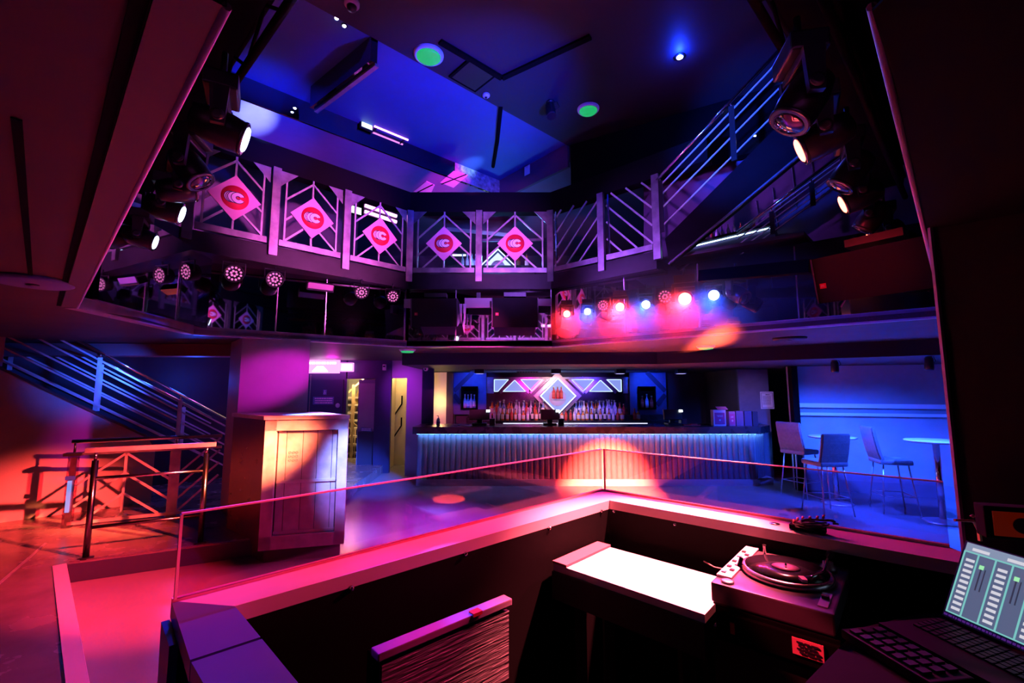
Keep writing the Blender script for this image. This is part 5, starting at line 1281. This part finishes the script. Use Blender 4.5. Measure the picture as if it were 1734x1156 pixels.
MB().box((0,.05,0), (.34,.12,.09), Matrix.Rotation(.5, 3, 'X'), bev=.008).build('housing', PLASTIC, t)
MB().box((0,-.012,-.01), (.31,.012,.075), Matrix.Rotation(.5, 3, 'X')).build('reflector', mat('strobe_reflector', (.75,.5,.7), .25, .6), t)
# ---------------- speakers
def speaker(c, w, h, d, rz, lab, tilt=.12, badge=(-.40,-.05), fins=False):
    t = thing('loudspeaker', lab, 'speaker', c, rz)
    T = Matrix.Rotation(tilt, 3, 'X')
    def P(x, y, z): return T @ Vector((x, y, z))
    MB().slab([P(-w/2,-d/2,-h/2), P(w/2,-d/2,-h/2), P(w/2,-d/2,h/2), P(-w/2,-d/2,h/2)], T @ Vector((0,.02,0))).build('grille', mat('speaker_grille', (.006,.006,.009), .7, spec=.2), t)
    b = MB(); b.slab([P(-w/2,-d/2+.021,-h/2), P(-w/2,d/2,-h*.30), P(-w/2,d/2,h*.36), P(-w/2,-d/2+.021,h/2)], (w,0,0)); b.build('cabinet', BLACK, t)
    for s in (-1, 1): MB().slab([P(s*w/2,-d/2-.012,-h/2), P(s*w/2,d/2,-h*.34), P(s*w/2,d/2,h*.40), P(s*w/2,-d/2-.012,h/2)], (s*.012,0,0)).build('side_plate', mat('speaker_side', (.05,.05,.08), .3), t)
    bg = MB().slab([P(badge[0]*w-.022,-d/2-.004,badge[1]*h-.02), P(badge[0]*w+.022,-d/2-.004,badge[1]*h-.02), P(badge[0]*w+.022,-d/2-.004,badge[1]*h+.02), P(badge[0]*w-.022,-d/2-.004,badge[1]*h+.02)], (0,.004,0)).build('badge', BADGE, t)
    o = text('JBL', .022, P(badge[0]*w,-d/2-.0065,badge[1]*h), (math.pi/2+tilt, 0, 0), LOGOP, 'badge_lettering', bg, .0005)
    MB().box(P(0,.02,h/2+.05), (w*.5,.14,.06)).build('hanging_bracket', DARKM, t)
    if fins:
        for k in range(2): MB().slab([(w/2+.03+.055*k,-d*.3,h*.3),(w/2+.075+.055*k,-d*.3,h*.3),(w/2+.06+.055*k,-d*.3,-h*.42)], (0,.02,0)).build('bracket_fin', mat('fin_metal', (.55,.5,.75), .3, .7), t)
    return t
YSP = 6.45
c = at_y(738, 530, YSP); speaker(c, .64, .40, .30, 0, 'black loudspeaker hanging left in front of the centre mirrors', fins=True)
c = at_y(872, 530, YSP); speaker(c, .64, .42, .30, 0, 'black loudspeaker hanging right in front of the centre mirrors')
t = thing('red_bracket_plate', 'red lit mounting plate between the two centre loudspeakers', 'bracket', at_y(810, 513, YSP+.05))
MB().box((0,0,0), (.40,.05,.145), bev=.004).build('plate', mat('mount_plate', (.35,.28,.32), .45), t); MB().box((0,.03,.10), (.06,.03,.12)).build('strap', DARKM, t)
tag(MB().box((at_y(694,514,YSP+.05).x, YSP+.05, at_y(694,514,YSP+.05).z), (.16,.05,.13)).build('mounting_plate', MATS['mount_plate']), 'dark mounting plate left of the left centre loudspeaker', 'bracket')
tag(MB().box((at_y(922,512,YSP+.05).x, YSP+.05, at_y(922,512,YSP+.05).z), (.20,.05,.10)).build('mounting_plate', MATS['mount_plate']), 'dark mounting plate right of the right centre loudspeaker', 'bracket')
c = at_y(1490, 456, 3.35); speaker(c, .72, .36, .42, -.95, 'large black loudspeaker hanging low by the black wall at right', tilt=.25, badge=(-.44,-.12))

# ---------------- gallery side behind the camera: shows only in the mirrors
RB = (-3.4, -2.1); RE = (3.4, -2.1)
struct(MB().prism([(-6,-4.5),(6,-4.5),(6,-2.1),(-6,-2.1)], ZS0, ZS-.06).build('floor_gallery_rear', SLABM))
struct(MB().box((0,-2.1,(ZH0+ZH)/2), (9,.12,ZH-ZH0)).build('beam_gallery_rear', MATS['header_paint']))
g_p, g_s = 'mirrored balustrade panels', 'mirrored diamond signs'
src_p = bpy.data.objects['gallery_balustrade.003']; src_s = bpy.data.objects['diamond_sign.003']
for k in range(7):
    x = 3.45-1.12*k
    again(src_p, (x, -2.1, PZ), math.pi, 'chevron balustrade panel seen only as a reflection in the mirror band', g_p)
    again(src_s, (x-.56, -2.1, PZ+(ZH0-ZS)*.475), math.pi, 'pink diamond sign seen only as a reflection in the mirror band', g_s)
    post((x, -2.16), 'steel post seen only as a reflection in the mirror band', math.pi)['group'] = 'mirrored balustrade posts'
for x, c in ((-2.4, E_NEON), (1.6, E_NEON)):
    t = thing('strip_light', 'magenta strip light seen only as a reflection in the mirror band', 'light', (x, -4.2, 4.35), math.pi, 'mirrored strip lights')
    MB().box((0,.03,0), (.9,.05,.2)).build('housing', DARKM, t); MB().tube([(-.42,-.02,0),(.42,-.02,0)], .05, 10).build('tube', MATS['gallery_neon'], t)
pe = on(617, 216, F0, F1)  # exit sign reflection in the fascia, built as a solid box
t = thing('exit_light_box', 'green exit box reflection built solid on the mirrored fascia beam', 'sign', pe+Vector((.05,-.06,.0)), yaw(F0, F1))
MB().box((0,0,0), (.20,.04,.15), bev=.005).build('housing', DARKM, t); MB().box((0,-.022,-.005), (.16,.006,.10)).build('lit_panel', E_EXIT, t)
pf = on(655, 230, F0, F1)  # magenta reflection in the fascia, built as a glowing tube
t = thing('tube_reflection', 'thin magenta tube reflection built solid right of the exit box on the mirrored fascia', 'light', pf+Vector((.08,-.09,.0)), yaw(F0, F1))
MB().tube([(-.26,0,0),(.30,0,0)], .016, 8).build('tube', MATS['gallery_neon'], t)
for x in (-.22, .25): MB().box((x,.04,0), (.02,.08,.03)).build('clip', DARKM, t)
# added steel end catching the fascia's hot light; boards standing for pink ceiling reflections
fa, fb = on(768, 262, F0, F1), on(892, 320, F0, F1)
q = [Vector((fa.x,fa.y,5.39)), Vector((F1[0],F1[1],5.39)), Vector((F1[0],F1[1],5.68)), Vector((fa.x,fa.y,5.68))]
fnv = Vector((F1[1]-F0[1], -(F1[0]-F0[0]), 0)).normalized()
struct(MB().slab([p+fnv*.045 for p in q], fnv*.006).build('trim_24', mat('fascia_hotspot_steel', (.55,.58,.62), .38, .6, noise=.5, nscale=14)))
for k, pts in enumerate((((700,325),(722,307),(736,314),(730,327)), ((745,309),(768,290),(792,297),(768,318)))):
    P_ = [at_z(*p, 5.385) for p in pts]; t = thing('ceiling_reflection', ('smaller','larger')[k]+' pink reflection built as a board on the gallery ceiling above the header beam', 'board', P_[0])
    MB().slab([p-P_[0] for p in P_], (0,0,.012)).build('board', mat('pink_reflection', (.85,.5,.7), .5), t)
    MB().beam(P_[0]-P_[0]+Vector((.02,.05,-.006)), P_[2]-P_[0]-Vector((.02,.05,.006)), .02, .008).build('clip_bar', MATTBLK, t)
# ================================================================= LIGHT
S.view_settings.exposure = 1.0
RED, REDO, BLUE, DEEP, PURP, MAG, ICE, WARM = (1,.022,.045), (1,.06,.035), (.015,.07,1), (.005,.03,1), (.30,.008,1), (1,.02,.75), (.22,.40,1), (1,.66,.28)
HOT = (1,.11,.13)
def hd(lab, off=.24):
    c, a = HEADS[lab]; return c+a.normalized()*off
r1, r2, r3 = (hd('lit red moving head nearest the camera on the right truss'), hd('lit red moving head, middle one of the right truss'), hd('lit red moving head farthest along the right truss'))
l1, l2, l3 = (hd('lit white moving head nearest the camera on the left truss'), hd('lit white moving head, middle one of the left truss'), hd('lit white moving head farthest along the left truss'))
# red heads: far left platform and wall, cabinet, desk, bar front
lamp('beam_red_wall', 'SPOT', r1, (1,.05,.04), 11500, (-5.75, 5.75, .05), .05, 14.5, .95)
lamp('beam_red_cabinet', 'SPOT', r2+Vector((0,.05,-.02)), (1,.16,.06), 15000, (-2.64, 4.8, 1.08), .05, 7.5, 1.)
lamp('beam_red_desk', 'SPOT', r1+Vector((-.1,.1,0)), HOT, 2500, (.60, 2.12, .95), .04, 34, .8)
lamp('beam_red_platform', 'SPOT', r1, RED, 5000, (-3.3, 4.0, .1), .05, 19, .95)
lamp('beam_red_screen', 'SPOT', r3+Vector((-.1,0,.02)), (1,.035,.12), 3600, (-.35, 1.95, 1.15), .05, 19, .95)
lamp('beam_red_bar', 'SPOT', r2+Vector((.02,.05,.0)), (1,.085,.03), 190000, (1.76, 8.6, -.15), .04, 18, 1.)
fc = at_z(760, 845, 0)
lamp('beam_red_circle', 'SPOT', (-.60, 6.0, 2.62), (1,.12,.07), 1500, fc, .02, 10, .15)
# row on the right mirrors
for (c, e, s) in ROWP:
    red = e is E_RED
    lamp('beam_row', 'SPOT', c+(Vector((-.1,0,1.5))-c).normalized()*.20*s, RED if red else BLUE, 380 if red else 130, Vector((-.4,2.6,.0)), .05, 100, .9)
# white-blue heads on the left
lamp('beam_white_near', 'SPOT', (-.9, 2.9, 3.2), ICE, 7000, at_z(430, 196, 5.40), .02, 8.5, 1.)
lamp('wash_blue_gallery_ceiling', 'SPOT', (-.9, 2.9, 3.25), DEEP, 1200, at_z(440, 200, 5.40), .02, 24, 1.)
lamp('beam_white_mid', 'SPOT', (-1.2, 3.4, 3.0), (.20,.26,1), 1500, (-1.75, 4.95, 1.0), .05, 16, .95)
lamp('beam_white_far', 'SPOT', l3, (.12,.22,1), 3000, (-1.4, 6.4, 0), .05, 16, .9)
lamp('fill_violet_rack', 'SPOT', l1+Vector((.05,-.1,-.05)), PURP, 80, (-.25, 1.5, .95), .04, 15, .8)  # violet fill added so the rack lip shows
lamp('fill_red_rack', 'SPOT', r1+Vector((-.15,-.05,-.05)), (1,.02,.15), 160, (-.22, 1.5, .82), .02, 11, .9)  # red fill added for glints on the rack face
lamp('fill_blue_rack', 'SPOT', l1+Vector((.15,-.15,-.05)), (.01,.10,1), 200, (-.02, 1.66, .85), .02, 9, .9)  # blue fill added for glints on the rack face
lamp('beam_blue_booth', 'SPOT', l1+Vector((-.1,-.1,-.05)), (.02,.02,1), 70, (-.95, .95, .9), .04, 34, .8)
# added washes near the trusses without fixtures: violet dance floor, blue lobby
lamp('wash_violet_floor', 'SPOT', (2.5, 3.9, 3.0), (.42,.01,1), 4200, (-.9, 6.0, 0), .08, 30, .95)
lamp('wash_magenta_floor', 'SPOT', (2.2, 3.4, 3.0), (1,.02,.7), 1100, (-1.0, 5.6, 0), .08, 26, .95)
lamp('wash_blue_floor', 'SPOT', (-2.6, 4.9, 3.0), (.08,.01,1), 1400, (1.4, 6.0, 0), .08, 34, .95)
lamp('wash_blue_lobby', 'SPOT', (.5, 4.5, 2.65), (.06,.12,1), 5000, (-3.0, 8.9, 0), .05, 20, .9)
# gallery: washes added without fixtures, magenta near the right truss, violet and blue mid-void
lamp('wash_magenta_gallery', 'SPOT', (1.9, 3.0, 3.2), (1,.13,.75), 1500, (-2.4, 5.8, 3.9), .08, 30, .9)
lamp('wash_violet_gallery', 'SPOT', (.4, 2.6, 3.3), (.40,.12,1), 560, (-.3, 6.7, 3.9), .08, 36, .9)
lamp('wash_magenta_centre', 'SPOT', (-1.2, 3.6, 3.2), (1,.14,.7), 240, (-.2, 6.7, 4.0), .08, 30, .9)
lamp('wash_violet_right', 'SPOT', (-1.6, 4.6, 3.3), (.40,.10,1), 420, (2.0, 5.9, 3.9), .08, 36, .9)
lamp('wash_blue_ceiling', 'SPOT', (1.2, 3.6, 3.5), DEEP, 950, (-.8, 6.0, 5.69), .08, 60, .9)
lamp('wash_violet_ceiling', 'SPOT', (-.6, 4.0, 3.6), (.42,.0,1), 160, (-2.4, 6.9, 5.4), .08, 30, .9)
lamp('wash_blue_stair', 'SPOT', (.2, 3.0, 3.6), BLUE, 1500, (2.6, 4.9, 4.7), .08, 34, .9)
lamp('wash_blue_ledge', 'SPOT', (.4, 3.2, 2.9), DEEP, 500, (-3.75, 4.5, 2.60), .08, 8, .9)
lamp('wash_blue_ledge', 'SPOT', (-1.4, 4.2, 3.3), DEEP, 500, (3.4, 4.5, 2.5), .08, 20, .9)
lamp('downlight_blue', 'POINT', at_z(1151, 95, 5.60), DEEP, 14, None, .03)
# alcove
lamp('alcove_spot', 'SPOT', SP1+Vector((0,0,-.22)), BLUE, 420, SP1+Vector((.2,.45,-2.2)), .04, 150, .9)
lamp('alcove_spot', 'SPOT', SP2+Vector((0,0,-.22)), BLUE, 420, SP2+Vector((.1,.45,-2.2)), .04, 150, .9)
# lobby, stairwell, corridor, hatch
lamp('stairwell_lamp', 'POINT', (wy(606,10.7), 10.75, 2.1), WARM, 60, None, .1)
lamp('corridor_lamp', 'POINT', (wy(676,10.6), 10.5, 2.2), WARM, 12, None, .08)
lamp('hatch_lamp', 'POINT', (wy(744,10.6), 10.62, 1.5), WARM, 4, None, .08)
lamp('pillar_glow', 'POINT', (wy(548,8.9), 9.3, 2.22), MAG, 6, None, .1)
lamp('wash_pillar', 'SPOT', (-.6, 5.0, 2.7), (1,.012,.8), 420, (-2.95, 5.7, 1.95), .05, 17, .9)
# left stair: added blue fills, no fixtures
lamp('stair_blue', 'POINT', (-5.3, 7.5, 1.9), (.02,.08,1), 10, None, .1)
lamp('stair_blue_front', 'SPOT', (-4.3, 5.6, 2.15), (.02,.09,1), 110, (-5.9, 6.3, 1.9), .06, 50, .9)
# back bar: fills added for the mirrors and bottles
lamp('back_bar_wash', 'SPOT', (.4, 9.4, 2.0), MAG, 22, (.6, 10.8, 1.3), .05, 80, .9)
lamp('back_bar_wash', 'SPOT', (2.0, 9.4, 2.0), (.12,.05,1), 40, (1.8, 10.8, 1.3), .05, 80, .9)
lamp('back_bar_warm', 'SPOT', (1.1, 9.25, 1.9), (1,.62,.55), 30, (1.1, 10.6, 1.2), .05, 100, .9)
lamp('side_panel_blue', 'SPOT', (-.9, 10.0, 2.1), BLUE, 20, (-.95, 10.7, 1.9), .04, 80, .8)
lamp('side_panel_blue', 'SPOT', (3.2, 10.0, 2.1), BLUE, 24, (3.25, 10.7, 1.9), .04, 80, .8)
lamp('beam_red_speaker', 'SPOT', r1+Vector((-.3,.3,-.2)), RED, 40, at_y(1490,456,3.35), .05, 30, .9)
lamp('upper_bar_fill', 'POINT', (-.3, 8.6, 4.3), (.10,.35,1), 26, None, .08)  # blue fill added for the upper bar soffit, no lamp there
lamp('fascia_fill', 'SPOT', (1.1, 5.0, 4.2), ICE, 900, (fa+Vector((.25,.12,-.14))), .03, 7.5, .9)  # white fill added for the steel fascia end
lamp('reflection_pink_fill', 'SPOT', (.2, 5.2, 4.4), MAG, 500, at_z(760, 305, 5.39), .03, 18, .9)  # pink fill added for the boards that stand for reflections
lamp('wash_rear_gallery', 'SPOT', (0, 3.4, 3.4), (1,.10,.72), 900, (0, -2.1, 4.0), .08, 60, .9)  # wash added so the rear gallery shows in the mirrors
lamp('wash_rear_gallery_blue', 'SPOT', (-1.0, 3.4, 3.4), (.10,.15,1), 700, (1.5, -2.1, 4.0), .08, 60, .9)  # blue wash added for the same mirrored gallery
lamp('lobby_magenta', 'SPOT', (wy(600,8.4), 8.6, 2.25), (.6,.03,1), 45, (wy(690), 9.7, 1.75), .05, 60, .9)  # violet fill added for the unlit lobby lintel
lamp('fill_red_label', 'SPOT', l1+Vector((.1,-.1,-.05)), (1,.05,.09), 500, (k0+tx*Lx*.8+Vector((0,0,-.12))), .03, 5, .8)  # red fill added to brighten the case label
lamp('bar_end_violet', 'SPOT', (3.6, 7.3, 2.1), (.5,.25,1), 60, (4.7, 9.0, 1.45), .05, 40, .9)  # violet fill added for the framed notice
lamp('wash_centre_ledge', 'SPOT', (.1, 3.4, 3.2), (1,.06,.45), 500, (-.5, 6.72, 2.49), .05, 17, .9)  # wash added to brighten the dark centre ledge
# haze volume added for the lamps' glare halos, thinning out at its edges
HZ = bpy.data.materials.new('glare_haze'); HZ.use_nodes = True; nt = HZ.node_tree
for n in list(nt.nodes):
    if n.type != 'OUTPUT_MATERIAL': nt.nodes.remove(n)
tc = nt.nodes.new('ShaderNodeTexCoord'); gr = nt.nodes.new('ShaderNodeTexGradient'); gr.gradient_type = 'SPHERICAL'
nz = nt.nodes.new('ShaderNodeTexNoise'); nz.inputs['Scale'].default_value = 2.5
mu = nt.nodes.new('ShaderNodeMath'); mu.operation = 'MULTIPLY'; mu.inputs[1].default_value = 1.8
m2 = nt.nodes.new('ShaderNodeMath'); m2.operation = 'MULTIPLY'
vs_ = nt.nodes.new('ShaderNodeVolumeScatter'); vs_.inputs['Anisotropy'].default_value = .1; vs_.inputs['Color'].default_value = (1,1,1,1)
nt.links.new(tc.outputs['Object'], gr.inputs['Vector']); nt.links.new(gr.outputs['Fac'], mu.inputs[0])
nt.links.new(tc.outputs['Object'], nz.inputs['Vector']); nt.links.new(mu.outputs[0], m2.inputs[0]); nt.links.new(nz.outputs['Fac'], m2.inputs[1])
nt.links.new(m2.outputs[0], vs_.inputs['Density'])
nt.links.new(vs_.outputs[0], [n for n in nt.nodes if n.type == 'OUTPUT_MATERIAL'][0].inputs['Volume'])
bm2 = bmesh.new(); bmesh.ops.create_icosphere(bm2, subdivisions=3, radius=1.0); me = bpy.data.meshes.new('haze'); bm2.to_mesh(me); bm2.free(); me.materials.append(HZ)
hz = bpy.data.objects.new('haze', me); COL.objects.link(hz)
hc = rowpos(1110, 508, .40); hz.location = hc; hz.rotation_euler = (0, 0, yaw(B, Hr)); hz.scale = (1.9, .32, .66)
tag(hz, 'thin added haze giving the red lamp glare in front of the right mirrors', 'haze', None, 'stuff')
